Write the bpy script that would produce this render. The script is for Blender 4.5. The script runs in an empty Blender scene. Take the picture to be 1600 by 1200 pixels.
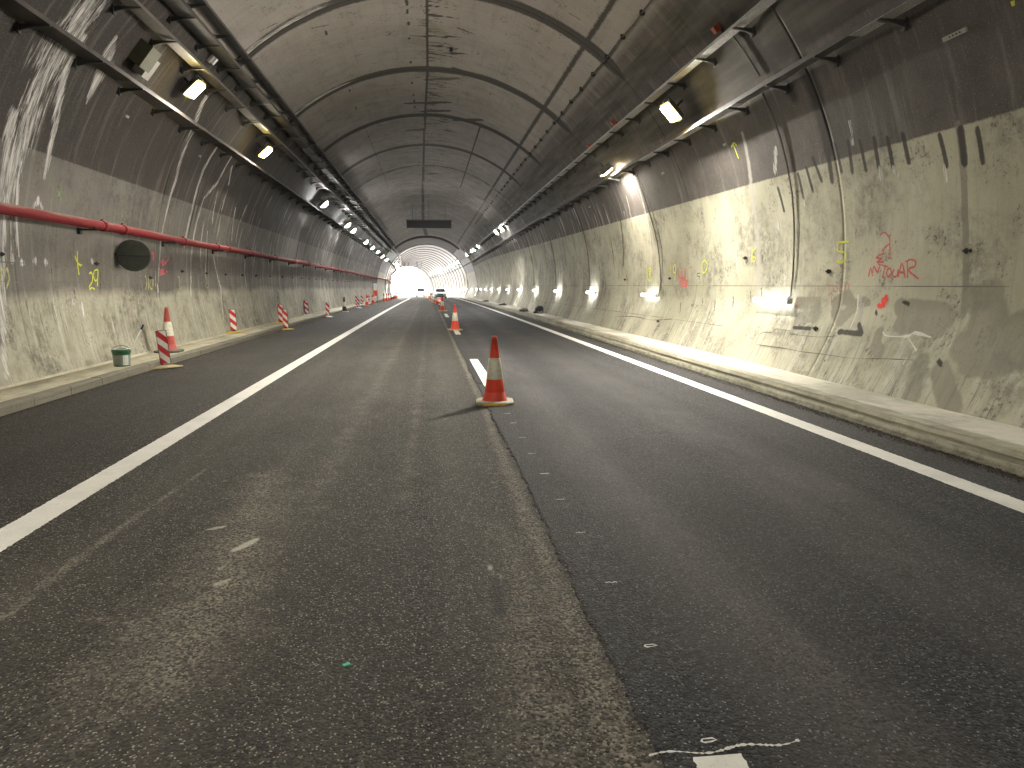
import bpy, math, random
import numpy as np
from mathutils import Vector, Matrix
random.seed(7); rng = np.random.default_rng(11)
S = bpy.context.scene
COL = S.collection
R_ = math.radians
# ------------------------------------------------------------------ camera
F, VPX, VPY, CH = 1109.0, 669.0, 445.0, 1.6
pitch = math.atan((600-VPY)/F); yaw = math.atan((800-VPX)/math.hypot(F, 600-VPY))
fwd = np.array([math.sin(yaw)*math.cos(pitch), math.cos(yaw)*math.cos(pitch), -math.sin(pitch)])
rgt = np.array([math.cos(yaw), -math.sin(yaw), 0.0]); upv = np.cross(rgt, fwd)
cam = bpy.data.cameras.new('camera'); co = bpy.data.objects.new('camera', cam); COL.objects.link(co)
co.matrix_world = Matrix(((rgt[0], upv[0], -fwd[0], 0), (rgt[1], upv[1], -fwd[1], 0), (rgt[2], upv[2], -fwd[2], CH), (0, 0, 0, 1)))
cam.sensor_width = 36; cam.lens = 36*F/1600; cam.clip_start = .05; cam.clip_end = 5000
S.camera = co
# ------------------------------------------------------------------ world, sun, exposure
W = bpy.data.worlds.new('World'); S.world = W; W.use_nodes = True
wn = W.node_tree; bg = wn.nodes['Background']
sky = wn.nodes.new('ShaderNodeTexSky'); sky.sky_type = 'NISHITA'; sky.sun_disc = False
SUN_EL, SUN_AZ = R_(46), R_(22)
sky.sun_elevation = SUN_EL; sky.sun_rotation = SUN_AZ; sky.dust_density = 3
wn.links.new(sky.outputs[0], bg.inputs[0]); bg.inputs[1].default_value = .15
sl = bpy.data.lights.new('sun', 'SUN'); so = bpy.data.objects.new('sun', sl); COL.objects.link(so)
sl.energy = 5; sl.angle = R_(.5); sl.color = (1, .96, .9)
sd = Vector((math.sin(SUN_AZ)*math.cos(SUN_EL), math.cos(SUN_AZ)*math.cos(SUN_EL), math.sin(SUN_EL)))
so.rotation_euler = sd.to_track_quat('Z', 'Y').to_euler(); so.location = (0, 240, 60)
S.view_settings.view_transform = 'Standard'; S.view_settings.look = 'None'
S.view_settings.gamma = 1; S.view_settings.use_curve_mapping = False
S.view_settings.exposure = 2.72
S.render.engine = 'CYCLES'
S.cycles.use_denoising = True; S.cycles.max_bounces = 7; S.cycles.diffuse_bounces = 5; S.cycles.glossy_bounces = 3
S.cycles.transparent_max_bounces = 6; S.cycles.sample_clamp_indirect = 8
S.cycles.use_light_tree = True; S.cycles.caustics_reflective = False; S.cycles.caustics_refractive = False
FLOOD, TUBE = 430.0, 2.6            # lamp lens radiances
# ------------------------------------------------------------------ shape of the place
TR, TCX, TCZ = 6.3, -.1, 1.8        # vault radius and centre
YT0, YT1, YEND, YBACK = 92.0, 103.0, 187.0, -62.0
TH_R, TH_L = -15.2, 195.6
def drop(y): y = np.maximum(np.asarray(y, float)-10, 0); return 4.5e-5*y*y
def cxy(y): y = np.maximum(np.asarray(y, float)-90, 0); return -5.4e-4*y*y
def rad(y): return TR-.38*np.clip((np.asarray(y, float)-YT0)/(YT1-YT0), 0, 1)
def wall(th, y, off=0.0):
    """point on the lining: th degrees from the right springing, off metres inward"""
    th = np.asarray(th, float); y = np.asarray(y, float)+0*th
    t = np.radians(th); r = rad(y)-off
    x = TCX+r*np.cos(t); z = TCZ+r*np.sin(t)
    k = np.clip((1.3-z)/1.1, 0, 1)**1.2
    x = x-np.where(x > 0, .24*k, 0)
    return np.stack([x+cxy(y), y, z-drop(y)], -1)
def P3(x, y, z): return Vector((x+float(cxy(y)), y, z-float(drop(y))))
def pray(px, py):
    d = fwd*F+rgt*(px-800)+upv*(600-py); return d/np.linalg.norm(d)
def px2w(px, py):
    """picture point -> (th, y) on the vault"""
    d = pray(px, py); y = 15.0
    for _ in range(6):
        cz = TCZ-float(drop(y)); ox, oz = -TCX-float(cxy(y)), CH-cz
        a = d[0]**2+d[2]**2; b = ox*d[0]+oz*d[2]; c = ox*ox+oz*oz-float(rad(y))**2
        t = (-b+math.sqrt(b*b-a*c))/a; y = t*d[1]
    return math.degrees(math.atan2(t*d[2]+oz, t*d[0]+ox)) % 360 if True else 0, y
def p2w(px, py):
    th, y = px2w(px, py)
    if th > 270: th -= 360
    return th, y
# ------------------------------------------------------------------ materials
def NT(name):
    m = bpy.data.materials.new(name); m.use_nodes = True; nt = m.node_tree
    return m, nt, nt.nodes['Principled BSDF']
class G:
    """tiny node-graph helper"""
    def __init__(s, nt): s.nt = nt
    def n(s, t, **kw):
        nd = s.nt.nodes.new(t)
        for k, v in kw.items(): setattr(nd, k, v)
        return nd
    def put(s, sock, v):
        if hasattr(v, 'is_output') or isinstance(v, bpy.types.NodeSocket): s.nt.links.new(v, sock)
        elif isinstance(v, (tuple, list)) and len(v) == 3 and sock.type == 'RGBA': sock.default_value = (*v, 1)
        else: sock.default_value = v
    def math(s, op, a, b=0.0, clamp=False):
        nd = s.n('ShaderNodeMath', operation=op, use_clamp=clamp); s.put(nd.inputs[0], a); s.put(nd.inputs[1], b); return nd.outputs[0]
    def vmul(s, v, k):
        nd = s.n('ShaderNodeVectorMath', operation='MULTIPLY'); s.put(nd.inputs[0], v); nd.inputs[1].default_value = k; return nd.outputs[0]
    def noise(s, v, sc, det=4, rough=.6, dist=0):
        nd = s.n('ShaderNodeTexNoise'); s.put(nd.inputs['Vector'], v); nd.inputs['Scale'].default_value = sc
        nd.inputs['Detail'].default_value = det; nd.inputs['Roughness'].default_value = rough; nd.inputs['Distortion'].default_value = dist
        return nd.outputs[0]
    def vor(s, v, sc, feat='F1'):
        nd = s.n('ShaderNodeTexVoronoi', feature=feat); s.put(nd.inputs['Vector'], v); nd.inputs['Scale'].default_value = sc; return nd
    def ramp(s, x, lo, hi):
        nd = s.n('ShaderNodeMapRange', clamp=True); s.put(nd.inputs[0], x); nd.inputs[1].default_value = lo; nd.inputs[2].default_value = hi; return nd.outputs[0]
    def mix(s, f, a, b, mode='MIX'):
        nd = s.n('ShaderNodeMix', data_type='RGBA', blend_type=mode, clamp_factor=True)
        s.put(nd.inputs[0], f); s.put(nd.inputs[6], a); s.put(nd.inputs[7], b); return nd.outputs[2]
    def attr(s, name, alpha=False):
        nd = s.n('ShaderNodeAttribute', attribute_name=name); return nd
    def sep(s, v):
        nd = s.n('ShaderNodeSeparateXYZ'); s.put(nd.inputs[0], v); return nd.outputs
    def bump(s, h, st, d, nrm=None):
        nd = s.n('ShaderNodeBump'); nd.inputs['Strength'].default_value = st; nd.inputs['Distance'].default_value = d
        s.put(nd.inputs['Height'], h)
        if nrm is not None: s.put(nd.inputs['Normal'], nrm)
        return nd.outputs[0]
    def edge(s, mask, noise, amp, soft):
        """mask 0.5 = nominal edge, jittered by noise"""
        j = s.math('MULTIPLY', s.math('SUBTRACT', noise, .5), amp)
        return s.ramp(s.math('ADD', mask, j), .5-soft, .5+soft)

def mat_simple(name, col, rough=.6, metal=0, var=.25, sc=8, bump=.0, dirt=None, dirtamt=.35):
    m, nt, b = NT(name); g = G(nt)
    pos = g.n('ShaderNodeTexCoord').outputs['Object']
    n1 = g.noise(pos, sc, 5, .65)
    c = g.mix(g.ramp(n1, .25, .8), tuple(x*(1-var) for x in col), tuple(min(1, x*(1+var*.6)) for x in col))
    if dirt:
        n2 = g.noise(pos, sc*.45, 6, .75)
        c = g.mix(g.math('MULTIPLY', g.ramp(n2, .45, .7), dirtamt*2, True), c, dirt)
    nt.links.new(c, b.inputs['Base Color'])
    b.inputs['Roughness'].default_value = rough; b.inputs['Metallic'].default_value = metal
    if bump: nt.links.new(g.bump(g.noise(pos, sc*6, 4), bump, .004), b.inputs['Normal'])
    return m
def mat_emit(name, col, st):
    m, nt, b = NT(name)
    b.inputs['Base Color'].default_value = (.8, .8, .8, 1)
    b.inputs['Emission Color'].default_value = (*col, 1); b.inputs['Emission Strength'].default_value = st
    return m

def mat_lining(name, exitpart=False):
    m, nt, b = NT(name); g = G(nt)
    uv = g.attr('suv').outputs['Vector']; ma = g.sep(g.attr('ma').outputs['Vector']); mb = g.sep(g.attr('mb').outputs['Vector'])
    zone = g.sep(g.attr('zone').outputs['Vector'])      # x: height above the paint boundary, y: vault side 0..1, z: sootiness
    big = g.noise(uv, .33, 6, .62, .4); med = g.noise(uv, 1.7, 7, .7, .3); fine = g.noise(uv, 9, 6, .72); grit = g.noise(uv, 55, 4, .7)
    runs = g.noise(g.vmul(uv, (.32, 5.0, 1)), 1.0, 6, .68, .25)      # streaks running down the wall
    runs2 = g.noise(g.vmul(uv, (.9, 14.0, 1)), 1.0, 5, .7, .2)
    lengthw = g.noise(g.vmul(uv, (5.0, .35, 1)), 1.0, 4, .6)
    # base tones
    if exitpart:
        low = g.mix(g.ramp(big, .3, .7), (.52, .51, .43), (.62, .61, .52)); up = g.mix(g.ramp(big, .3, .7), (.46, .45, .45), (.56, .55, .55))
    else:
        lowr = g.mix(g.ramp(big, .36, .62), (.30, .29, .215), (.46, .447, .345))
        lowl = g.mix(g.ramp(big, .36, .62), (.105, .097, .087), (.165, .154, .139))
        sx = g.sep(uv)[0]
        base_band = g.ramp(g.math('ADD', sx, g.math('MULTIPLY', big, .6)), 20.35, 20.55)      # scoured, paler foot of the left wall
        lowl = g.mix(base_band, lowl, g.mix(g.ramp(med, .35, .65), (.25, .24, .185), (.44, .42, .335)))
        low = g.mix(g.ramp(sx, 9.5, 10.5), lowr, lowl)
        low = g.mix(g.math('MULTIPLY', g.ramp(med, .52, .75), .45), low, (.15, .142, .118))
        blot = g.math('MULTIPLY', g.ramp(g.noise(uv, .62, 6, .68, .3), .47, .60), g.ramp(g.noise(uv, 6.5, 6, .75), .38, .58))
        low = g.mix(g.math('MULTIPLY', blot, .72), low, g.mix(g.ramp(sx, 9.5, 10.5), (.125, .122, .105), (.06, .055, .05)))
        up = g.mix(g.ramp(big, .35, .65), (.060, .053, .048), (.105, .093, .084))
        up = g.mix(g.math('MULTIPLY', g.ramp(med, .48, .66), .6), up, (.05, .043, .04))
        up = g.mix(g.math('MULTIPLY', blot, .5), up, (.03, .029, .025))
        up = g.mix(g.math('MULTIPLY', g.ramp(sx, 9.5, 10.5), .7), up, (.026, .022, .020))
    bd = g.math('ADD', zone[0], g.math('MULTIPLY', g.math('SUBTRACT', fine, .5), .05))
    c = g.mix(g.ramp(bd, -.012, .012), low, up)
    # the crown: smooth formed concrete, paled further in place of bounced light
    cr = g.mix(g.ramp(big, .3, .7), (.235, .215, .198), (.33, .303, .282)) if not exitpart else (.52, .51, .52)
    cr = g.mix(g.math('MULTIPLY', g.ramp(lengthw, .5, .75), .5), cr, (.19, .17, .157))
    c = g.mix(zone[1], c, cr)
    # sooty haze with rain-like runs
    soot = g.math('MULTIPLY', zone[2], g.ramp(g.math('ADD', g.math('MULTIPLY', runs, .75), g.math('MULTIPLY', med, .35)), .38, .68))
    c = g.mix(soot, c, (.055, .05, .048))
    # runs, paler and darker
    amp = g.math('ADD', mb[0], .16)
    c = g.mix(g.math('MULTIPLY', g.ramp(runs, .53, .68), g.math('MULTIPLY', amp, .95)), c, (.50, .485, .44))
    c = g.mix(g.math('MULTIPLY', g.ramp(runs2, .52, .68), g.math('MULTIPLY', amp, .95)), c, (.085, .08, .07))
    # small pits and stains
    pits = g.ramp(g.math('ADD', g.noise(uv, 17, 5, .72), g.math('MULTIPLY', g.math('SUBTRACT', med, .5), .8)), .60, .70)
    c = g.mix(g.math('MULTIPLY', pits, .75), c, (.06, .054, .043))
    c = g.mix(g.ramp(grit, .62, .70), c, g.mix(.55, c, (.03, .03, .025)))
    c = g.mix(g.ramp(grit, .40, .33), c, g.mix(.4, c, (.6, .58, .52)))
    # painted-in masks
    e = g.edge(mb[1], g.noise(uv, 7, 5, .7), .5, .14)
    c = g.mix(g.math('MULTIPLY', e, .75), c, (.33, .31, .285))       # mortar patch
    e = g.edge(ma[2], g.noise(uv, 5, 6, .7), .45, .07)
    c = g.mix(g.math('MULTIPLY', e, .68), c, g.mix(g.ramp(med, .35, .65), (.15, .145, .115), (.225, .215, .175)))   # damp / repair
    e = g.edge(mb[2], g.math('ADD', g.math('MULTIPLY', g.noise(uv, 4, 6, .75), .5), g.math('MULTIPLY', lengthw, .5)), .9, .16)
    c = g.mix(g.math('MULTIPLY', e, .75), c, g.mix(g.ramp(lengthw, .40, .65), (.022, .021, .015), (.085, .078, .062)))   # dark rough stripe
    jn = g.math('ADD', g.math('MULTIPLY', runs, .5), g.math('MULTIPLY', fine, .5))
    e = g.math('MULTIPLY', g.edge(ma[0], jn, .8, .12), g.ramp(ma[0], .04, .3))
    c = g.mix(g.math('MULTIPLY', e, .9), c, (.020, .0175, .016))      # soot, wet marks
    wn_ = g.noise(g.vmul(uv, (1.5, 17, 1)), 1.0, 7, .72, .9)
    e = g.math('MULTIPLY', g.edge(ma[1], wn_, 2.4, .12), g.ramp(ma[1], .04, .3))
    c = g.mix(g.math('MULTIPLY', e, .8), c, g.mix(g.ramp(g.noise(g.vmul(uv, (1.1, 11, 1)), 1.0, 8, .75, 1.6), .40, .60), (.13, .125, .122), (.70, .68, .655)))     # lime efflorescence
    nt.links.new(c, b.inputs['Base Color'])
    b.inputs['Roughness'].default_value = .86; b.inputs['Specular IOR Level'].default_value = .35
    h = g.math('ADD', g.math('MULTIPLY', fine, .5), g.math('ADD', g.math('MULTIPLY', grit, .22), g.math('MULTIPLY', med, .9)))
    h = g.math('ADD', h, g.math('MULTIPLY', e, .5))
    nt.links.new(g.bump(h, .55, .018), b.inputs['Normal'])
    return m

def mat_asphalt(name, old):
    m, nt, b = NT(name); g = G(nt)
    p = g.n('ShaderNodeTexCoord').outputs['Object']; X = g.sep(p)
    ma = g.sep(g.attr('ma').outputs['Vector'])
    vs = g.vor(p, 78); vc = g.sep(vs.outputs['Color']); vd = vs.outputs['Distance']
    v2 = g.vor(p, 150); v2c = g.sep(v2.outputs['Color'])
    big = g.noise(p, .5, 5, .6, .3); med = g.noise(p, 3.5, 6, .68); fine = g.noise(p, 40, 4, .7)
    lane = g.noise(g.vmul(p, (1.15, .035, 1)), 1.0, 4, .55, .15); lane2 = g.noise(g.vmul(p, (5.5, .16, 1)), 1.0, 5, .65, .3)
    if old:
        pass
        c = g.mix(g.math('POWER', g.ramp(vc[0], .0, 1.0), 2.2), (.006, .0055, .005), (.085, .078, .064))
        c = g.mix(g.math('MULTIPLY', g.ramp(lane, .42, .62), .45), c, (.054, .049, .041))
        c = g.mix(g.math('MULTIPLY', g.ramp(lane2, .56, .72), .3), c, (.075, .067, .053))
        bright, bc = .945, (.30, .28, .23)
    else:
        c = g.mix(g.math('POWER', g.ramp(vc[0], .0, 1.0), 2.0), (.0055, .0056, .0062), (.054, .054, .058))
        c = g.mix(g.math('MULTIPLY', g.ramp(lane, .46, .62), .45), c, (.056, .054, .054))
        bright, bc = .965, (.19, .185, .18)
    xw = g.math('ADD', X[0], g.math('MULTIPLY', g.math('SUBTRACT', g.noise(g.vmul(p, (.6, .12, 1)), 1, 3), .5), .7))
    for c0_, w0_, k0_ in (((-1.15, .42, .55), (.25, .34, .5), (-2.15, .12, .3)) if old else ((1.5, .42, .8), (2.85, .5, .75))):
        dd = g.math('ABSOLUTE', g.math('SUBTRACT', xw, c0_))
        tr = g.math('MULTIPLY', g.ramp(dd, w0_, w0_*.25), g.ramp(g.noise(g.vmul(p, (2.2, .45, 1)), 1, 6, .7), .30, .62))
        c = g.mix(g.math('MULTIPLY', tr, k0_), c, g.mix(g.ramp(vc[2], 0, 1), (.035, .033, .028), (.135, .125, .105)) if old else g.mix(g.ramp(vc[2], 0, 1), (.028, .027, .027), (.105, .10, .098)))
    c = g.mix(g.math('MULTIPLY', g.ramp(big, .45, .75), .35), c, (.012, .0115, .011))
    c = g.mix(g.math('MULTIPLY', g.ramp(med, .55, .75), .25), c, (.065, .06, .05))
    c = g.mix(g.ramp(v2c[1], bright, bright+.02), c, bc)
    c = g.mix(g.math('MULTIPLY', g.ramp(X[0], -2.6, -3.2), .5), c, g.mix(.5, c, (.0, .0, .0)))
    tn = g.math('ADD', g.math('MULTIPLY', med, .5), g.math('MULTIPLY', fine, .5))
    e = g.edge(ma[0], tn, 1.7, .2)
    c = g.mix(g.math('MULTIPLY', e, .72), c, g.mix(g.ramp(vc[2], .25, .85), (.04, .036, .03), (.30, .27, .215)))       # tan dust and grit
    e2 = g.edge(ma[1], tn, 1.2, .16)
    c = g.mix(g.math('MULTIPLY', e2, .8), c, (.50, .47, .40))        # pale scrapes
    e3 = g.edge(ma[2], tn, .9, .3)
    c = g.mix(g.math('MULTIPLY', e3, .7), c, (.016, .015, .014))
    nt.links.new(c, b.inputs['Base Color'])
    rr = g.n('ShaderNodeMapRange'); g.put(rr.inputs[0], big); rr.inputs[3].default_value = .72; rr.inputs[4].default_value = .86
    nt.links.new(rr.outputs[0], b.inputs['Roughness']); b.inputs['Specular IOR Level'].default_value = .32
    h = g.math('ADD', g.math('MULTIPLY', vd, -.8), g.math('ADD', g.math('MULTIPLY', fine, .6), g.math('MULTIPLY', vc[1], .5)))
    nt.links.new(g.bump(h, 1.0, .009), b.inputs['Normal'])
    return m

def mat_paint(name, col=(.72, .715, .67), wear=.5):
    m, nt, b = NT(name); g = G(nt)
    p = g.n('ShaderNodeTexCoord').outputs['Object']
    n = g.noise(p, 60, 4, .75); n2 = g.noise(p, 3, 5, .7)
    c = g.mix(g.ramp(n2, .35, .7), tuple(x*.86 for x in col), col)
    c = g.mix(g.math('MULTIPLY', g.ramp(n, .56, .70), wear), c, (.20, .19, .17))
    c = g.mix(g.math('MULTIPLY', g.ramp(g.noise(p, 1.3, 6, .7), .5, .7), .35), c, (.34, .32, .28))
    nt.links.new(c, b.inputs['Base Color']); b.inputs['Roughness'].default_value = .7
    nt.links.new(g.bump(n, .5, .003), b.inputs['Normal'])
    return m

def mat_kerb(name, a, b_, moss):
    m, nt, b = NT(name); g = G(nt)
    p = g.n('ShaderNodeTexCoord').outputs['Object']; z = g.sep(g.attr('suv').outputs['Vector'])
    big = g.noise(p, .8, 6, .65); med = g.noise(p, 5, 7, .72); fine = g.noise(p, 45, 4, .75)
    lay = g.noise(g.vmul(p, (1, .5, 26)), 1, 5, .65, .3)
    c = g.mix(g.ramp(big, .3, .7), a, b_)
    c = g.mix(g.math('MULTIPLY', g.ramp(med, .5, .72), .5), c, tuple(x*.55 for x in a))
    c = g.mix(g.math('MULTIPLY', g.ramp(fine, .6, .75), .5), c, tuple(x*.4 for x in a))
    c = g.mix(g.math('MULTIPLY', g.ramp(lay, .50, .60), .5), c, tuple(x*.45 for x in a))
    low = g.math('ADD', z[2], g.math('MULTIPLY', g.math('SUBTRACT', med, .5), .22))
    c = g.mix(g.math('MULTIPLY', g.ramp(low, .09, .02), moss), c, (.035, .03, .018))
    nt.links.new(c, b.inputs['Base Color']); b.inputs['Roughness'].default_value = .9
    h = g.math('ADD', med, g.math('MULTIPLY', fine, .35))
    nt.links.new(g.bump(h, .8, .02), b.inputs['Normal'])
    return m

def mat_stripes():
    m, nt, b = NT('beacon_stripes'); g = G(nt)
    p = g.sep(g.n('ShaderNodeTexCoord').outputs['Object'])
    k = g.math('FRACT', g.math('DIVIDE', g.math('ADD', p[2], g.math('MULTIPLY', p[0], 1.0)), .27))
    st = g.ramp(k, .49, .51)
    c = g.mix(st, (.52, .012, .02), (.72, .70, .66))
    n = g.noise(g.n('ShaderNodeTexCoord').outputs['Object'], 9, 6, .7)
    c = g.mix(g.math('MULTIPLY', g.ramp(n, .5, .75), .5), c, (.2, .17, .13))
    nt.links.new(c, b.inputs['Base Color']); b.inputs['Roughness'].default_value = .45
    return m
def mat_pipe():
    m, nt, b = NT('red_pipe_paint'); g = G(nt)
    p = g.n('ShaderNodeTexCoord').outputs['Object']; nz = g.sep(g.n('ShaderNodeNewGeometry').outputs['Normal'])[2]
    n = g.noise(g.vmul(p, (4, .6, 4)), 1.6, 6, .7); f = g.noise(p, 30, 4, .7)
    c = g.mix(g.ramp(f, .3, .75), (.145, .012, .016), (.205, .024, .027))
    d = g.math('ADD', g.math('MULTIPLY', nz, .55), g.math('MULTIPLY', g.math('SUBTRACT', n, .5), 1.5))
    c = g.mix(g.math('MULTIPLY', g.ramp(d, .22, .6), .8), c, (.22, .175, .14))
    c = g.mix(g.math('MULTIPLY', g.ramp(f, .66, .75), .6), c, (.12, .07, .05))
    nt.links.new(c, b.inputs['Base Color']); b.inputs['Roughness'].default_value = .8; b.inputs['Specular IOR Level'].default_value = .25
    return m
def mat_perf(name, a, b_, sc=70):
    m, nt, b = NT(name); g = G(nt)
    p = g.n('ShaderNodeTexCoord').outputs['Object']
    v = g.vor(p, sc); n = g.noise(p, 1.2, 5, .7)
    c = g.mix(g.ramp(v.outputs['Distance'], .28, .42), b_, a)
    c = g.mix(g.math('MULTIPLY', g.ramp(n, .45, .7), .45), c, tuple(x*.4 for x in a))
    nt.links.new(c, b.inputs['Base Color']); b.inputs['Roughness'].default_value = .65
    return m

def mat_spray(name, col, cover=.5):
    m = mat_simple(name, col, .8, 0, .3, 14); nt = m.node_tree; g = G(nt); b = nt.nodes['Principled BSDF']
    p = g.n('ShaderNodeTexCoord').outputs['Object']
    a = g.math('ADD', g.math('MULTIPLY', g.noise(p, 70, 3, .7), .5), g.math('MULTIPLY', g.noise(p, 5, 4, .6), .5))
    nt.links.new(g.ramp(a, .47-cover*.35, .56-cover*.28), b.inputs['Alpha']); return m
M = dict(
 lining=mat_lining('lining_concrete'), lining_exit=mat_lining('exit_lining_concrete', True),
 joint=mat_simple('joint_filler', (.10, .088, .076), .95, var=.5, sc=6, bump=.6, dirt=(.25, .235, .22), dirtamt=.25),
 joint_exit=mat_simple('exit_joint_filler', (.17, .155, .15), .9, var=.3, sc=3),
 old=mat_asphalt('worn_asphalt', True), new=mat_asphalt('fresh_asphalt', False),
 paint=mat_paint('road_paint'), chalk=mat_paint('chalk', (.62, .61, .57), .95),
 kerbL=mat_kerb('kerb_concrete', (.44, .42, .33), (.58, .555, .45), .7),
 kerbR=mat_kerb('rough_kerb_concrete', (.25, .24, .175), (.40, .385, .295), .75),
 paveL=mat_kerb('pavement_concrete', (.40, .38, .27), (.52, .50, .38), .0),
 paveR=mat_kerb('dusty_pavement_concrete', (.44, .42, .35), (.58, .56, .49), .0),
 ground=mat_simple('pale_ground', (.38, .35, .28), .95, var=.4, sc=.5),
 tray=mat_simple('tray_steel', (.035, .033, .031), .8, 0, .4, 3, dirt=(.075, .062, .052)),
 tray_in=mat_perf('galvanised_tray', (.36, .355, .35), (.07, .07, .07), 60),
 tray_grey=mat_perf('grey_tray', (.10, .09, .08), (.04, .037, .034), 50),
 bracket=mat_simple('bracket_steel', (.045, .045, .045), .65, .3, .4, 8),
 cable=mat_simple('cable_rubber', (.03, .03, .031), .6, 0, .4, 12, dirt=(.10, .09, .08)),
 conduit=mat_simple('conduit', (.10, .092, .082), .6, .2, .4, 10),
 pipe=mat_pipe(), clamp=mat_simple('clamp_steel', (.03, .026, .022), .7, .3, .5, 20),
 lamp=mat_simple('lamp_housing', (.15, .145, .13), .5, .3, .3, 8), floodmouth=mat_emit('flood_lens_mouth', (1, .97, .93), FLOOD*4.0), floodkey=mat_emit('flood_lens_bright', (1, .94, .83), FLOOD*4.7), halo_plate=mat_emit('halo_plate_glow', (1, .70, .12), .55), flooddim=mat_emit('flood_lens_dim', (1, .94, .83), FLOOD*.35), flood=mat_emit('flood_lens', (1, .94, .83), FLOOD),
 floodfar=mat_emit('flood_lens_cool', (1, .97, .92), FLOOD),
 tube=mat_emit('fluorescent_tube', (1, .975, .95), TUBE), tubefar=mat_emit('fluorescent_tube_far', (1, .975, .94), TUBE*2.6), halo_glow=mat_emit('halo_box', (1, .72, .20), 17), endcap=mat_simple('endcap', (.45, .45, .43), .5),
 red=mat_simple('cone_red', (.74, .055, .022), .45, 0, .15, 9, dirt=(.30, .085, .05), dirtamt=.32),
 redold=mat_simple('faded_cone_red', (.50, .06, .05), .55, 0, .2, 7, dirt=(.35, .16, .13), dirtamt=.4),
 sleeve=mat_simple('cone_sleeve', (.74, .72, .60), .4, 0, .1, 12, dirt=(.40, .36, .25), dirtamt=.42),
 basew=mat_simple('cone_base', (.42, .39, .30), .7, 0, .3, 10, bump=.3, dirt=(.16, .14, .11)),
 based=mat_simple('dark_base', (.12, .125, .11), .7, 0, .3, 10),
 yellow=mat_simple('yellow_plastic', (.70, .48, .04), .55, 0, .2, 12, dirt=(.45, .36, .18), dirtamt=.4),
 yellowd=mat_simple('dusty_yellow_plastic', (.58, .47, .20), .65, 0, .2, 9, dirt=(.5, .45, .33), dirtamt=.5),
 stripes=mat_stripes(), black=mat_simple('black_plastic', (.012, .012, .013), .45, 0, .3, 8),
 brown=mat_simple('brown_plastic', (.07, .035, .025), .6, 0, .4, 8),  # plain dark brown for the dark-backed marker and one cone
 green=mat_simple('bucket_green', (.012, .10, .045), .35, 0, .2, 9, dirt=(.12, .16, .11), dirtamt=.3),
 bucketlabel=mat_simple('bucket_label', (.24, .28, .24), .45, 0, .3, 25), white=mat_simple('white_plastic', (.70, .69, .66), .45, 0, .1, 9),
 pale=mat_simple('pale_label', (.60, .62, .60), .5, 0, .15, 60),
 mirror=mat_simple('disc_back', (.052, .058, .045), .6, .1, .5, 9, dirt=(.03, .03, .025)),
 box=mat_simple('grey_box', (.30, .29, .255), .6, 0, .2, 9, dirt=(.2, .19, .16)), boxolive=mat_simple('olive_box', (.085, .088, .045), .6, 0, .3, 6),
 redbox=mat_simple('red_box', (.38, .07, .03), .5, 0, .2, 9),
 silver=mat_simple('car_paint', (.66, .68, .70), .3, .1, .05, 2), glass=mat_simple('dark_glass', (.02, .025, .03), .08, 0, .1, 2),
 rubber=mat_simple('tyre_rubber', (.02, .02, .02), .8, 0, .2, 9), headlamp=mat_simple('headlamp', (.8, .82, .85), .15, 0, .1, 9),
 fan=mat_simple('fan_steel', (.36, .40, .44), .45, .5, .15, 4), vanwhite=mat_simple('van_white', (.72, .73, .74), .35, 0, .05, 3),
 cloth=mat_simple('dark_cloth', (.018, .018, .02), .85, 0, .4, 6), clothg=mat_simple('grey_cloth', (.20, .195, .17), .9, 0, .3, 9),
 darkband=mat_simple('dark_collar', (.085, .08, .08), .85, 0, .25, 1.5), palecollar=mat_simple('pale_collar', (.40, .41, .42), .8, 0, .2, 1.2),
 yel=mat_spray('yellow_spray', (.58, .60, .03), 0.42), redspray=mat_spray('red_spray', (.52, .11, .09), 0.32),
 brightred=mat_spray('bright_red_spray', (.70, .05, .03), 0.6), pink=mat_spray('pink_spray', (.50, .10, .13), 0.3),
 faintred=mat_spray('faint_red_spray', (.42, .20, .16), 0.22), faintyel=mat_spray('faint_yellow_spray', (.42, .42, .17), 0.2),
 greenspray=mat_spray('green_spray', (.14, .26, .10), 0.25), greenbit=mat_simple('green_chip', (.05, .5, .25), .4),
 blackspray=mat_spray('black_marker', (.04, .038, .034), 0.6), crackm=mat_simple('crack', (.11, .10, .075), .95, 0, .4, 14),
 crackw=mat_simple('lime_line', (.58, .56, .50), .9, 0, .3, 14), formm=mat_simple('form_mark', (.15, .14, .12), .95, 0, .5, 1.2),
)
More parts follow.
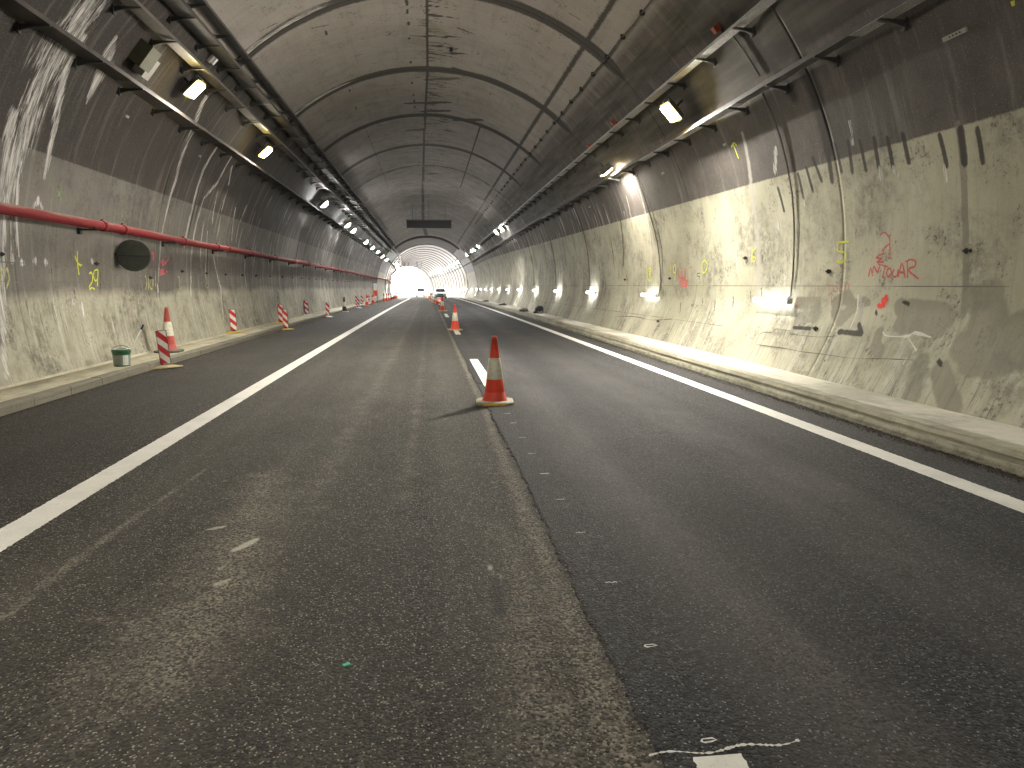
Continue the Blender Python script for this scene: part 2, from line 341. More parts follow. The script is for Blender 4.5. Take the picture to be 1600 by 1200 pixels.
# ------------------------------------------------------------------ mesh helpers
class MB:
    def __init__(s): s.v = []; s.f = []; s.sm = []; s.mi = []
    def add(s, vs, fs, smooth=False, mi=0):
        o = len(s.v); s.v += [tuple(v) for v in vs]; s.f += [tuple(i+o for i in f) for f in fs]
        s.sm += [smooth]*len(fs); s.mi += [mi]*len(fs)
    def box(s, c, d, rot=None, mi=0, taper=1.0):
        x, y, z = d[0]/2, d[1]/2, d[2]/2
        vs = [Vector((a*x*(taper if e > 0 else 1), b*y*(taper if e > 0 else 1), e*z)) for a in (-1, 1) for b in (-1, 1) for e in (-1, 1)]
        if rot is not None: vs = [rot @ v for v in vs]
        vs = [v+Vector(c) for v in vs]
        s.add(vs, [(0, 1, 3, 2), (4, 6, 7, 5), (0, 4, 5, 1), (2, 3, 7, 6), (0, 2, 6, 4), (1, 5, 7, 3)], mi=mi)
    def lathe(s, prof, seg=24, c=(0, 0, 0), smooth=True, mi=0, cap=True, rot=None):
        vs = []; fs = []
        for r, z in prof:
            for i in range(seg):
                a = 2*math.pi*i/seg; p = Vector((r*math.cos(a), r*math.sin(a), z))
                if rot is not None: p = rot @ p
                vs.append(p+Vector(c))
        n = len(prof)
        for j in range(n-1):
            for i in range(seg):
                k = (i+1) % seg; fs.append((j*seg+i, j*seg+k, (j+1)*seg+k, (j+1)*seg+i))
        s.add(vs, fs, smooth, mi)
        if cap:
            o = len(s.v)-len(vs)
            s.f += [tuple(o+i for i in reversed(range(seg))), tuple(o+(n-1)*seg+i for i in range(seg))]; s.sm += [False]*2; s.mi += [mi]*2
    def tube(s, pts, r, seg=8, mi=0, cap=True):
        pts = [Vector(p) for p in pts]; vs = []; fs = []
        for i, p in enumerate(pts):
            t = (pts[min(i+1, len(pts)-1)]-pts[max(i-1, 0)]).normalized()
            a = Vector((0, 0, 1)) if abs(t.z) < .9 else Vector((0, 1, 0))
            u = t.cross(a).normalized(); w = t.cross(u)
            rr = r[i] if isinstance(r, (list, tuple)) else r
            vs += [p+(u*math.cos(2*math.pi*k/seg)+w*math.sin(2*math.pi*k/seg))*rr for k in range(seg)]
        for i in range(len(pts)-1):
            for k in range(seg):
                q = (k+1) % seg; fs.append((i*seg+k, i*seg+q, (i+1)*seg+q, (i+1)*seg+k))
        if cap: fs += [tuple(reversed(range(seg))), tuple((len(pts)-1)*seg+k for k in range(seg))]
        s.add(vs, fs, True, mi)
    def prism(s, poly, axis_pts, smooth=False, mi=0):
        """poly: list of 3D loops (same length) to bridge"""
        vs = [p for loop in poly for p in loop]; n = len(poly[0]); fs = []
        for j in range(len(poly)-1):
            for i in range(n):
                k = (i+1) % n; fs.append((j*n+i, j*n+k, (j+1)*n+k, (j+1)*n+i))
        fs += [tuple(reversed(range(n))), tuple((len(poly)-1)*n+i for i in range(n))]
        s.add(vs, fs, smooth, mi)
    def mesh(s, name, mats):
        me = bpy.data.meshes.new(name); me.from_pydata(s.v, [], s.f)
        for m in (mats if isinstance(mats, (list, tuple)) else [mats]): me.materials.append(m)
        me.polygons.foreach_set('use_smooth', s.sm); me.polygons.foreach_set('material_index', s.mi)
        me.update(); return me
def link(name, me, parent=None, loc=None):
    o = bpy.data.objects.new(name, me); COL.objects.link(o)
    if parent is not None: o.parent = parent
    if loc is not None: o.location = loc
    return o
def part(name, mb, mats, parent=None): return link(name, mb.mesh(name, mats), parent)
def tag(o, label, cat, group=None):
    o['label'] = label; o['category'] = cat
    if group: o['group'] = group
    return o
def thing(name, label, cat, loc=(0, 0, 0), rz=0, group=None):
    o = bpy.data.objects.new(name, None); COL.objects.link(o); o.location = loc; o.rotation_euler = (0, 0, rz); o.empty_display_size = .1
    return tag(o, label, cat, group)
def struct(o): o['kind'] = 'structure'; return o
def dup(src, loc, rz=None, label=None, scale=None):
    r = src.copy(); COL.objects.link(r); r.location = loc
    if rz is not None: r.rotation_euler = (0, 0, rz) if not isinstance(rz, tuple) else rz
    if label: r['label'] = label
    if scale: r.scale = scale if isinstance(scale, tuple) else (scale,)*3
    for ch in list(src.children):
        c = ch.copy(); COL.objects.link(c); c.parent = r
        for gc in list(ch.children):
            d = gc.copy(); COL.objects.link(d); d.parent = c
    return r
def grid_mesh(name, V, mats, attrs=None, flip=False):
    """V: (n,m,3) array -> quad grid"""
    n, m = V.shape[:2]; idx = np.arange(n*m).reshape(n, m)
    q = np.stack([idx[:-1, :-1], idx[1:, :-1], idx[1:, 1:], idx[:-1, 1:]], -1).reshape(-1, 4)
    if flip: q = q[:, ::-1]
    me = bpy.data.meshes.new(name); me.vertices.add(n*m); me.vertices.foreach_set('co', V.reshape(-1).astype(np.float32))
    me.loops.add(q.size); me.loops.foreach_set('vertex_index', q.reshape(-1).astype(np.int32))
    me.polygons.add(len(q)); me.polygons.foreach_set('loop_start', np.arange(0, q.size, 4, dtype=np.int32))
    me.polygons.foreach_set('loop_total', np.full(len(q), 4, np.int32)) if hasattr(me.polygons[0], 'loop_total') and False else None
    me.polygons.foreach_set('use_smooth', np.ones(len(q), bool))
    me.materials.append(mats)
    for k, a in (attrs or {}).items():
        at = me.attributes.new(k, 'FLOAT_VECTOR', 'POINT'); at.data.foreach_set('vector', a.reshape(-1).astype(np.float32))
    me.update(calc_edges=True); me.validate(); return me
# ------------------------------------------------------------------ strokes painted into attribute masks
RAD = math.pi/180
def seg_dist(Sx, Yx, pts, ws):
    """normalised distance mask: 1 at centre, .5 at the stated half width, 0 at twice it"""
    out = np.zeros(Sx.shape, np.float32)
    for (a, b, wa, wb) in zip(pts[:-1], pts[1:], ws[:-1], ws[1:]):
        ax, ay = a; bx, by = b; dx, dy = bx-ax, by-ay; L = dx*dx+dy*dy+1e-9; wm = max(wa, wb)*2
        sel = (Sx > min(ax, bx)-wm) & (Sx < max(ax, bx)+wm) & (Yx > min(ay, by)-wm) & (Yx < max(ay, by)+wm)
        if not sel.any(): continue
        sx, yy = Sx[sel], Yx[sel]; t = np.clip(((sx-ax)*dx+(yy-ay)*dy)/L, 0, 1)
        d = np.hypot(sx-ax-t*dx, yy-ay-t*dy); w = wa+(wb-wa)*t
        v = np.clip(1-d/(2*w), 0, 1); out[sel] = np.maximum(out[sel], v)
    return out
STK = {'soot': [], 'lime': [], 'damp': [], 'streak': [], 'mortar': [], 'dark': []}
def stroke(ch, pts, w, inten=1.0, px=True):
    q = [p2w(*p) for p in pts] if px else pts
    q = [(th*RAD*TR, y) for th, y in q]
    ws = w if isinstance(w, (list, tuple)) else [w]*len(q)
    if len(ws) != len(q): ws = list(np.interp(np.linspace(0, 1, len(q)), np.linspace(0, 1, len(ws)), ws))
    if len(q) == 1: q = q*2; ws = ws*2
    STK[ch].append((q, ws, inten))
z1 = lambda *p: [(x/3.2, y/3.2) for x, y in p]                       # notes taken on enlarged looks at the wall
z7 = lambda *p: [(1100+x/3.2, y/3.2) for x, y in p]
z8 = lambda *p: [(1100+x/3, 340+y/3) for x, y in p]
z5 = lambda *p: [(400+x/3.2, y/3.2) for x, y in p]
z6 = lambda *p: [(800+x/3.2, y/3.2) for x, y in p]
z3 = lambda *p: [(760+x/4, 300+y/4) for x, y in p]
zt = lambda *p: [(1340+x/7.5, 340+y/7.5) for x, y in p]
za = lambda *p: [(x/8, 360+y/8) for x, y in p]
zb = lambda *p: [(200+x/8, 360+y/8) for x, y in p]
# left wall lime runs
stroke('lime', [(160, -30), (118, 40), (75, 105), (45, 190), (22, 260), (10, 330)], [.33, .30, .34, .27, .2, .13], .80)
stroke('lime', [(20, 180), (8, 300), (4, 420), (6, 520), (8, 590)], [.10, .12, .08, .07, .05])
stroke('lime', [(128, 60), (100, 120), (86, 190), (76, 250), (70, 280)], [.10, .09, .08, .07, .03])
stroke('lime', [(180, 60), (165, 100), (150, 130), (134, 162)], [.05, .17, .11, .02])
stroke('lime', [(30, 250), (26, 330), (28, 390)], [.06, .04, .02])
stroke('lime', [(322, 150), (300, 205), (275, 280), (258, 340), (250, 400), (247, 460)], [.08, .09, .07, .05, .035, .03])
stroke('lime', [(345, 222), (318, 265), (300, 330), (288, 385)], [.05, .07, .07, .05])
stroke('lime', [(366, 240), (340, 285), (318, 310), (305, 360), (298, 440), (303, 500)], [.05, .07, .04, .05, .04, .03])
stroke('lime', [(362, 262), (357, 288)], .05); stroke('lime', [(340, 300), (332, 348)], .03)
stroke('lime', [(368, 325), (362, 375)], .04); stroke('lime', [(334, 402), (345, 450), (350, 500)], .045)
stroke('lime', [(384, 392), (383, 430), (388, 470)], .045)
for q in [(275, 405), (435, 385), (570, 405), (155, 370), (1155, 390), (920, 905), (1010, 960)]: stroke('lime', za(q), .055, 1.15)
stroke('lime', [(48, 330), (60, 312), (66, 325)], .04)
for x in (16, 22, 29): stroke('lime', [(x, 345), (x+1, 400)], .018)
stroke('lime', za((1150, 820), (1210, 850)), .03); stroke('lime', za((985, 960), (1000, 1060)), .03); stroke('lime', za((1025, 920), (1040, 1060)), .03)
stroke('soot', za((1245, 500), (1262, 600), (1250, 740)), .03, .7)
for x0, x1, y0, y1 in [(150, 190, 900, 1100), (300, 360, 880, 1080), (430, 500, 930, 1150), (560, 600, 900, 1200), (640, 720, 930, 1180), (760, 800, 1000, 1200), (1380, 1420, 800, 1180)]:
    stroke('streak', za((x0, y0), (x1, y1)), .1)
# right wall
stroke('lime', [(984, 262), (1000, 300), (1009, 335), (1015, 362), (1018, 400), (1021, 452)], [.03, .035, .045, .03, .022, .02])
stroke('lime', [(1212, 232), (1211, 268)], .045); stroke('lime', [(1217, 343), (1216, 356)], .035)
stroke('mortar', [(1160, 210), (1175, 300), (1185, 390), (1182, 470)], [.06, .09, .1, .12], .8)
stroke('lime', [(1148, 380), (1152, 425)], .02, .9)
for a in [((370, 940), (400, 1055)), ((470, 870), (498, 990)), ((512, 840), (545, 955)), ((545, 790), (588, 905)), ((655, 720), (688, 862)), ((720, 705), (742, 862)), ((780, 705), (812, 852)), ((852, 690), (875, 835)), ((920, 690), (945, 838)), ((995, 670), (1022, 812)), ((1175, 675), (1212, 830)), ((1365, 645), (1395, 812))]:
    stroke('soot', z7(*a), .034, 1.05)
stroke('soot', z7((1280, 650), (1300, 815)), .05, 1.05); stroke('soot', z7((610, 700), (640, 905)), .06, .9)
stroke('soot', z7((500, 330), (560, 470), (600, 640), (622, 760)), [.26, .2, .16, .12], .85)
for a in [((500, 960), (505, 1030)), ((880, 840), (888, 900)), ((950, 840), (965, 880)), ((1200, 840), (1215, 900)), ((730, 610), (745, 720))]: stroke('lime', z7(*a), .03, .85)
stroke('damp', [(1496, 195), (1508, 330), (1504, 492)], .045, 1.1)
stroke('soot', [(1148, 30), (1205, 100), (1240, 150)], .16, .75)
def blob(ch, pts, w, inten=1.0): stroke(ch, z8(*pts), w, inten)
blob('damp', [(620, 400), (670, 370), (700, 420), (650, 480), (620, 430)], .11); blob('damp', [(440, 400), (530, 400), (540, 460), (450, 470)], .1)
blob('damp', [(840, 540), (830, 600), (860, 630)], .09); blob('damp', [(920, 420), (1040, 430), (1120, 440), (1150, 480), (1050, 500), (930, 500)], .12)
blob('damp', [(1060, 540), (1120, 530)], .09); blob('damp', [(1290, 380), (1350, 360), (1360, 440), (1300, 500), (1380, 510)], .17, 1.05)
blob('damp', [(1250, 600), (1400, 570), (1500, 520), (1560, 600), (1400, 670), (1300, 660)], .2, 1.05)
blob('damp', [(1060, 690), (1050, 850)], .14); blob('damp', [(1160, 720), (1250, 900)], .14)
blob('soot', [(655, 535), (760, 545), (740, 500)], .04); blob('soot', [(440, 515), (520, 520)], .03); blob('soot', [(935, 395), (960, 405)], .03); blob('soot', [(810, 440), (815, 455)], .025)
blob('damp', [(750, 385), (775, 400)], .05); blob('mortar', [(740, 380), (740, 500), (700, 510)], .05, .9)
blob('soot', [(540, 510), (545, 530)], .025); blob('soot', [(1140, 670), (1160, 690)], .03, .9)
for x in range(1205, 1580, 26): blob('streak', [((x-1100)*3+rng.uniform(-20, 20), 740+rng.uniform(-30, 60)), ((x-1100)*3+20, 900+rng.uniform(-30, 60))], .05)
for xa, ya in [(1350, 700), (1430, 715), (1540, 690), (1220, 730), (1650, 660), (1720, 640)]: stroke('soot', z3((xa-0, ya-40), (xa+6, ya+30)), .022, .85)
stroke('dark', z6((820, 150), (960, 80), (1130, 20)), [.35, .45, .5], 1.1); stroke('dark', z6((1050, 370), (1110, 400)), .26, 1.1)
for xx in (590, 690, 760, 830): stroke('lime', z3((xx, 650), (xx+12, 760)), .03, .6)
# crown: sooty seam, whiskers, patches
crown = [(667, -60), (667, 0), (668, 110), (664, 180), (662, 235), (661, 300), (661, 350)]
CR = [p2w(*p) for p in crown]
stroke('soot', [(89.6, -60)]+[(a, b) for a, b in CR[1:]]+[(90.3, 92)], [.026, .026, .028, .03, .04, .08, .14, .2], 1.15, False)
for k in range(330):
    y = rng.uniform(11, 34) if k < 250 else rng.uniform(34, 90); side = 1 if rng.random() < .72 else -1
    L = rng.uniform(.12, 1.0)**1.3*(1 if side > 0 else .7); th0 = np.interp(y, [a[1] for a in CR], [a[0] for a in CR])
    stroke('soot', [(th0, y), (th0-side*math.degrees(L/TR), y+rng.uniform(-.1, .1))], [rng.uniform(.012, .035), rng.uniform(.004, .014)], rng.uniform(.75, 1.05), False)
for k in range(26):
    y = rng.uniform(14, 50); th0 = float(np.interp(y, [a[1] for a in CR], [a[0] for a in CR])); a_ = rng.uniform(-3, 9)
    stroke('soot', [(th0-a_, y), (th0-a_-rng.uniform(1, 5), y+rng.uniform(-.2, .2))], [rng.uniform(.03, .14), .03], rng.uniform(.7, .95), False)
for k in range(12):
    y = rng.uniform(18, 60); stroke('damp', [(90+rng.uniform(-3, 4), y), (88+rng.uniform(-5, 3), y+rng.uniform(.2, .8))], rng.uniform(.15, .35), .9, False)
for (x, y, rx, ry) in [(860, 515, 110, 8), (900, 555, 70, 6), (1060, 600, 70, 6), (800, 650, 45, 10), (930, 395, 80, 16), (860, 870, 50, 8)]:
    stroke('dark' if x == 930 else 'soot', z5((x-rx, y+ry*.3), (x+rx*.2, y), (x+rx, y-ry*.3)), [.09, .16, .08], .95)
for k in range(70):
    y = rng.uniform(12, 60); th = rng.choice([92.6, 92.6, 111, 69.5]) + rng.normal(0, .12)
    stroke('soot', [(th, y), (th+.1, y+rng.uniform(.05, .3))], .03, 1.0, False)
for k in range(40):
    y = rng.uniform(15, 40); th = rng.uniform(60, 122)
    stroke('soot', [(th, y), (th+rng.uniform(-4, 4), y+rng.uniform(-.15, .15))], rng.uniform(.012, .03), .85, False)
for th in (111.0, 69.5): stroke('soot', [(th, 12), (th, 60)], .014, .9, False)
stroke('soot', [(54.5, 8), (53.5, 90)], .08, .8, False)
# dark rough stripe along the right haunch
for a, b, lo, hi in [(-60, 92, 30.5, 36), (-60, 92, 41, 44.5)]:
    for th in np.arange(lo, hi+.1, 1.1): stroke('dark', [(th, a), (th, b)], .09, 1.0, False)
# older runs far along both walls
for k in range(240):
    y = 20+70*rng.random()**1.1; left = rng.random() < .5
    th = rng.uniform(150, 172) if left else rng.uniform(2, 30)
    L = rng.uniform(4, 16)*(1 if left else -1); yy = y+rng.uniform(-.15, .15)
    stroke('lime' if rng.random() < .72 else 'soot', [(th, y), (th+L*.5, (y+yy)/2+rng.uniform(-.06, .06)), (th+L, yy)], [rng.uniform(.02, .05), rng.uniform(.03, .08), .015], rng.uniform(.7, .95), False)
for k in range(34):
    y = rng.uniform(8, 30); th = rng.uniform(-12, -4) if rng.random() < .5 else rng.uniform(184, 192)
    stroke('lime' if rng.random() < .4 else 'damp', [(th, y), (th+(-4 if th < 0 else 4), y+rng.uniform(.05, .25))], rng.uniform(.012, .035), rng.uniform(.55, .75), False)
# ------------------------------------------------------------------ the tunnel lining
SKEW = .15
JY = [16.95+5.88*k for k in range(-13, 13)]
JY = [YBACK]+[j for j in JY if YBACK+2 < j < YT0-2]+[YT0]
lining = struct(bpy.data.objects.new('tunnel_lining', None)); COL.objects.link(lining)
DENSE = math.radians(1)*TR
def lining_attrs(TH, Y, V, exitpart=False):
    Sx = TH*RAD*TR
    zrel = V[..., 2]+drop(Y)
    bound = np.where(TH < 90, 3.37+.0135*np.clip(Y-7, 0, 60), 3.70)
    crown_f = np.clip((np.minimum(TH, 180-TH)-47)/3, 0, 1)
    soot = np.clip((Y-19)/30, 0, 1)*.75*np.clip((zrel-2.2)/1.8, .12, 1)+.12*np.clip((zrel-3.4)/1.0, 0, 1)
    soot = np.clip(soot*(1+.25*crown_f), 0, 1)*np.clip((YT0-Y)/8+.45, 0, 1)
    if exitpart: soot = soot*0; crown_f = crown_f*.9
    zone = np.stack([zrel-bound, crown_f, soot], -1)
    ch = {k: np.zeros(Sx.shape, np.float32) for k in STK}
    if not exitpart:
        ymin, ymax = Y.min()-.6, Y.max()+.6
        for k, lst in STK.items():
            for q, ws, it in lst:
                ys = [p[1] for p in q]
                if max(ys) < ymin or min(ys) > ymax: continue
                ch[k] = np.maximum(ch[k], seg_dist(Sx, Y, q, ws)*it)
    return zone, ch
NRM = rng.random((64,))
def make_segment(k, y0, y1, exitpart=False):
    near = 0 if y1 > 7 and y0 < 24 else 1 if (y0 < 42 and y1 > 7) else 2
    ds, dy = [(.04, .045), (.07, .08), (.16, .22)][near]
    if exitpart: ds, dy = .3, .6
    arc = (TH_L-TH_R)*RAD*TR; ns = int(arc/ds)+1; ny = max(4, int((y1-y0)/dy)+1)
    gap = .014 if not exitpart else .10
    th = np.linspace(TH_R, TH_L, ns)
    a = gap if k > 0 else 0; b = gap
    yy = np.linspace(y0+a, y1-b, ny); yy = np.concatenate([[y0+a-.004], yy, [y1-b+.004]])      # first and last columns fold outward
    TH, Y = np.meshgrid(th, yy, indexing='ij')
    sk = SKEW*(1 if not exitpart else 0)
    fade0 = 0 if (y0 <= YBACK+.1) else 1; fade1 = 0 if abs(y1-YT0) < .1 else 1
    t = (Y-y0)/(y1-y0); Y = Y-sk*(wall(TH, 0)[..., 0])*(fade0*(1-t)+fade1*t)
    off = np.zeros(Y.shape); hi_ = np.clip((np.minimum(TH, 180-TH)-16)/6, 0, 1); off[:, 0] = (-.006-.054*hi_[:, 0]); off[:, -1] = (-.006-.054*hi_[:, -1])
    # gentle unevenness of the cast surface
    off += .008*np.sin(TH*.35+Y*1.7+k)*np.sin(Y*.9+k*2.1)*np.clip((np.minimum(t, 1-t))*8, 0, 1)
    V = wall(TH, Y, off)
    zone, ch = lining_attrs(TH, Y, V, exitpart)
    if not exitpart and y1 > 6:
        # grime that gathers beside the joints
        dist = np.minimum((t)*(y1-y0), (1-t)*(y1-y0))
        cf = np.clip((np.minimum(TH, 180-TH)-42)/6, 0, 1)
        gv = np.clip(1.2-dist/.38, 0, 1.2)*(.12+.98*cf)
        if y0 < 40: ch['soot'] = np.maximum(ch['soot'], gv)
        else: ch['lime'] = np.maximum(ch['lime'], np.clip(1-dist/.2, 0, 1)*.7); ch['soot'] = np.maximum(ch['soot'], np.clip(1.1-dist/.3, 0, 1)*cf*.75)  # far joint edges painted pale for light glinting off the rings
        if y0 < 17 < y1+.5:      # first joint in view carries lime on its left haunch
            d1 = np.where(t > .5, (1-t)*(y1-y0), 9); ch['lime'] = np.maximum(ch['lime'], np.clip(1-np.abs(d1-.05)/.34, 0, 1)*np.clip((TH-104)/10, 0, 1)*np.clip((133-TH)/4, 0, 1)*.95)
    # zone-dependent streakiness: left wall under the tray, far walls
    zr = V[..., 2]+drop(Y)
    st = ch['streak']*.9+np.clip((Y-18)/25, 0, 1)*.75*np.clip((5.4-zr)/1.2, 0, 1)+.35*np.clip((1.5-zr)/.8, 0, 1)
    if exitpart: st = st*0+.25
    ma = np.stack([ch['soot'], ch['lime'], ch['damp']], -1); mb = np.stack([np.clip(st, 0, 1), ch['mortar'], ch['dark']], -1)
    suv = np.stack([TH*RAD*TR, Y, np.zeros_like(Y)+k*0], -1)
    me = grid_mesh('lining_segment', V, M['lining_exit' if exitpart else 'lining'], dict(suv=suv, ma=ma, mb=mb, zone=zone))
    return link('lining_segment', me, lining)
def make_joint(yc, w=.085, depth=.028, exitpart=False, skew=SKEW, n=260):
    th = np.linspace(TH_R, TH_L, n); yy = np.array([yc-w, yc-w*.3, yc+w*.25, yc+w])
    TH, Y = np.meshgrid(th, yy, indexing='ij'); Y = Y-skew*wall(TH, 0)[..., 0]
    hi = np.clip((np.minimum(TH, 180-TH)-16)/6, 0, 1)
    off = -(.003+(depth-.003)*hi)+(.012*np.sin(TH*3.1+yc)*np.array([0, 1, -.6, 0])+.006*np.sin(TH*11+yc*3))*hi
    V = wall(TH, Y, off); zone, ch = lining_attrs(TH, Y, V, exitpart)
    ch['soot'] = np.maximum(ch['soot'], np.clip(.12+1.1*hi, 0, 1.2) if not exitpart else .5+0*hi)
    if exitpart: V = wall(TH, Y, np.array([-.02, .13, .13, -.02])[None]+0*TH)
    if not exitpart and yc > 38: ch['lime'] = np.maximum(ch['lime'], .56*(TH*0+1))  # far rings paled too: their highlight is put into this channel
    ma = np.stack([ch['soot'], ch['lime'], ch['damp']], -1); mb = np.stack([ch['streak'], ch['mortar'], ch['dark']], -1)
    return link('joint_filler', grid_mesh('joint_filler', V, M['joint_exit' if exitpart else 'lining'], dict(suv=np.stack([TH*RAD*TR, Y, Y*0], -1), ma=ma, mb=mb, zone=zone)), lining)
for k in range(len(JY)-1): make_segment(k, JY[k], JY[k+1])
for j in JY[1:-1]: make_joint(j)
# the narrowing collar before the artificial tunnel
def collar(name, t0, t1, mat, y0=YT0, y1=YT1, off=0.0, ny=8):
    TH, Y = np.meshgrid(np.linspace(t0, t1, max(6, int((t1-t0)/2))), np.linspace(y0, y1, ny), indexing='ij')
    z = np.zeros(TH.shape+(3,)); z[..., 0] = -1
    return link(name, grid_mesh(name, wall(TH, Y, off), M[mat], dict(suv=np.stack([TH*RAD*TR, Y, 0*Y], -1), ma=z*0, mb=z*0, zone=z)), lining)
collar('collar_wall', TH_R, 17, 'lining_exit'); collar('collar_panel', 17, 50, 'palecollar'); collar('collar_soffit', 50, 133, 'darkband')
collar('collar_panel', 133, 164, 'palecollar'); collar('collar_wall', 164, TH_L, 'lining_exit')
# stepped face where the profile narrows
th = np.linspace(48, 134, 60); r0, r1 = np.meshgrid(th, [0.0, .22], indexing='ij')
V = wall(r0, np.full_like(r0, YT0+.6), r1); link('collar_face', grid_mesh('collar_face', V, M['darkband']), lining)
EX = [YT1+6*k for k in range(15)]; EX[-1] = YEND
for k in range(len(EX)-1): make_segment(1, EX[k], EX[k+1], True)
for j in [EX[0]+.05]+EX[1:-1]: make_joint(j, .20, .02, True, 0, 60)
# black sheet painting the shade of a recess, right wall before the collar
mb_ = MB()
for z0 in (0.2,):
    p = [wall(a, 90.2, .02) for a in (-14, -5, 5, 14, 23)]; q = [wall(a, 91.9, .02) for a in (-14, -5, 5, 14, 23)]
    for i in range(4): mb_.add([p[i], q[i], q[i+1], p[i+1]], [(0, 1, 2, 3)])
part('niche_shade', mb_, M['black'], lining)
# formwork lines and cracks, chalked and sprayed marks: thin sheets lying 4 mm proud of the concrete
def ribbon(mb, q, w, off=.004, jit=.0, sub=3):
    """q: (th, y) points"""
    pts = [(a*RAD*TR, y) for a, y in q]
    if sub > 1 and len(pts) > 2:
        o = []
        P = [pts[0]]+pts+[pts[-1]]
        for i in range(1, len(P)-2):
            for s_ in range(sub):
                t = s_/sub; p0, p1, p2, p3 = P[i-1], P[i], P[i+1], P[i+2]
                o.append(tuple(.5*(2*p1[c]+(p2[c]-p0[c])*t+(2*p0[c]-5*p1[c]+4*p2[c]-p3[c])*t*t+(3*p1[c]-p0[c]-3*p2[c]+p3[c])*t**3) for c in (0, 1)))
        o.append(pts[-1]); pts = o
    elif len(pts) == 2:
        n = max(2, int(math.hypot(pts[1][0]-pts[0][0], pts[1][1]-pts[0][1])/.35)+1)
        pts = [tuple(pts[0][c]+(pts[1][c]-pts[0][c])*i/(n-1) for c in (0, 1)) for i in range(n)]
    L, Rr = [], []
    for i, p in enumerate(pts):
        a, b = pts[max(i-1, 0)], pts[min(i+1, len(pts)-1)]; dx, dy = b[0]-a[0], b[1]-a[1]; l = math.hypot(dx, dy) or 1
        k = w*.5*(1+jit*random.uniform(-1, 1)); nx, ny_ = -dy/l*k, dx/l*k
        L.append(wall((p[0]+nx)/RAD/TR, p[1]+ny_, off)); Rr.append(wall((p[0]-nx)/RAD/TR, p[1]-ny_, off))
    n = len(pts); mb.add(L+Rr, [(i, i+1, n+i+1, n+i) for i in range(n-1)])
def mark(name, strokes, w, mat, jit=.3, label=None, off=.012, px=True):
    mb = MB()
    for i, s_ in enumerate(strokes): ribbon(mb, [p2w(*p) for p in s_] if px else s_, w, off+i*.0015, jit)
    o = part(name, mb, M[mat], lining)
    if label: o['label'] = label
    return o
mark('spray_number', [z8((682, 112), (632, 116)), z8((632, 116), (630, 155), (656, 160), (668, 185), (650, 210), (628, 206))], .035, 'yel', label='yellow sprayed number 5')
mark('spray_number', [z8((246, 142), (230, 160), (226, 190), (236, 207), (245, 190), (228, 182))], .028, 'yel', label='yellow sprayed number 6')
mark('spray_number', [z3((1368, 422), (1352, 450), (1350, 490), (1362, 506), (1378, 485), (1383, 450), (1366, 424))], .03, 'yel', label='yellow sprayed zero')
mark('spray_number', [z3((1154, 462), (1152, 512)), z3((1186, 452), (1172, 465), (1172, 500), (1184, 500), (1186, 455), (1180, 552))], .035, 'yel', label='yellow sprayed number 19')
mark('spray_number', [z3((1006, 470), (1008, 555)), z3((1026, 473), (1016, 492), (1028, 512), (1016, 545), (1028, 557), (1034, 535), (1019, 512), (1033, 490), (1026, 475))], .035, 'yel', label='yellow sprayed number 18')
mark('spray_number', [z3((868, 492), (886, 494), (878, 518))], .035, 'faintyel', label='faint yellow sprayed number 7')
mark('spray_mark', [z3((790, 500), (800, 545))], .04, 'faintyel')
mark('spray_scribble', [z3((1200, 475), (1203, 520), (1222, 538), (1244, 528), (1245, 475)), z3((1210, 560), (1265, 556)), z3((1212, 575), (1262, 572)), z3((1225, 590), (1262, 585)), z3((1224, 490), (1226, 540))], .055, 'redspray')
mark('spray_scribble', [z3((1272, 470), (1288, 478), (1284, 520))], .04, 'faintred')
mark('spray_lettering', [zt((275, 205), (310, 172), (352, 192), (385, 250), (383, 305), (340, 340), (300, 390)), zt((385, 300), (392, 400), (375, 490)),
  zt((310, 420), (225, 470), (300, 480), (235, 520), (318, 520)), zt((140, 690), (165, 590), (188, 690)), zt((190, 650), (205, 570), (245, 640), (275, 560)),
  zt((255, 545), (372, 575)), zt((345, 560), (305, 705)), zt((375, 600), (358, 655), (375, 695), (412, 660), (405, 600), (375, 600)),
  zt((450, 605), (425, 655), (440, 695), (482, 680), (497, 605)), zt((497, 605), (495, 700)), zt((500, 695), (542, 535), (578, 705)), zt((512, 640), (572, 645)),
  zt((612, 705), (608, 515)), zt((585, 520), (650, 490), (708, 520), (690, 575), (618, 612), (742, 720))], .026, 'redspray', label='red sprayed handwriting reading TocAR')
mark('spray_lettering', [z8((575, 316), (612, 318)), z8((592, 318), (590, 347)), z8((615, 322), (612, 343), (628, 345), (630, 323), (615, 322)), z8((655, 322), (642, 330), (642, 345), (655, 345)), z8((664, 345), (674, 300), (686, 335)), z8((600, 355), (604, 412)), z8((590, 365), (600, 352), (612, 368))], .022, 'faintred', label='faint red sprayed word with an arrow below')
mark('spray_mark', [zt((240, 1025), (292, 1035), (305, 960), (350, 935), (345, 975), (300, 1040)), zt((300, 950), (345, 960))], .055, 'brightred', jit=.5, label='bright red sprayed blotch')
mark('spray_mark', [z3((770, 612), (768, 632), (774, 640))], .05, 'redspray'); mark('spray_mark', [z8((430, 400), (450, 408))], .05, 'faintred')
mark('spray_number', [za((928, 318), (960, 400), (1005, 442)), za((1018, 430), (960, 428)), za((958, 255), (958, 400), (978, 555))], .032, 'yel', label='yellow sprayed number 4')
mark('spray_number', [za((1108, 545), (1128, 525), (1148, 560), (1146, 640), (1108, 705), (1122, 738), (1136, 715), (1178, 738)), za((1216, 492), (1178, 500), (1158, 560), (1180, 630), (1212, 600), (1216, 495), (1210, 700))], .032, 'yel', label='yellow sprayed number 29')
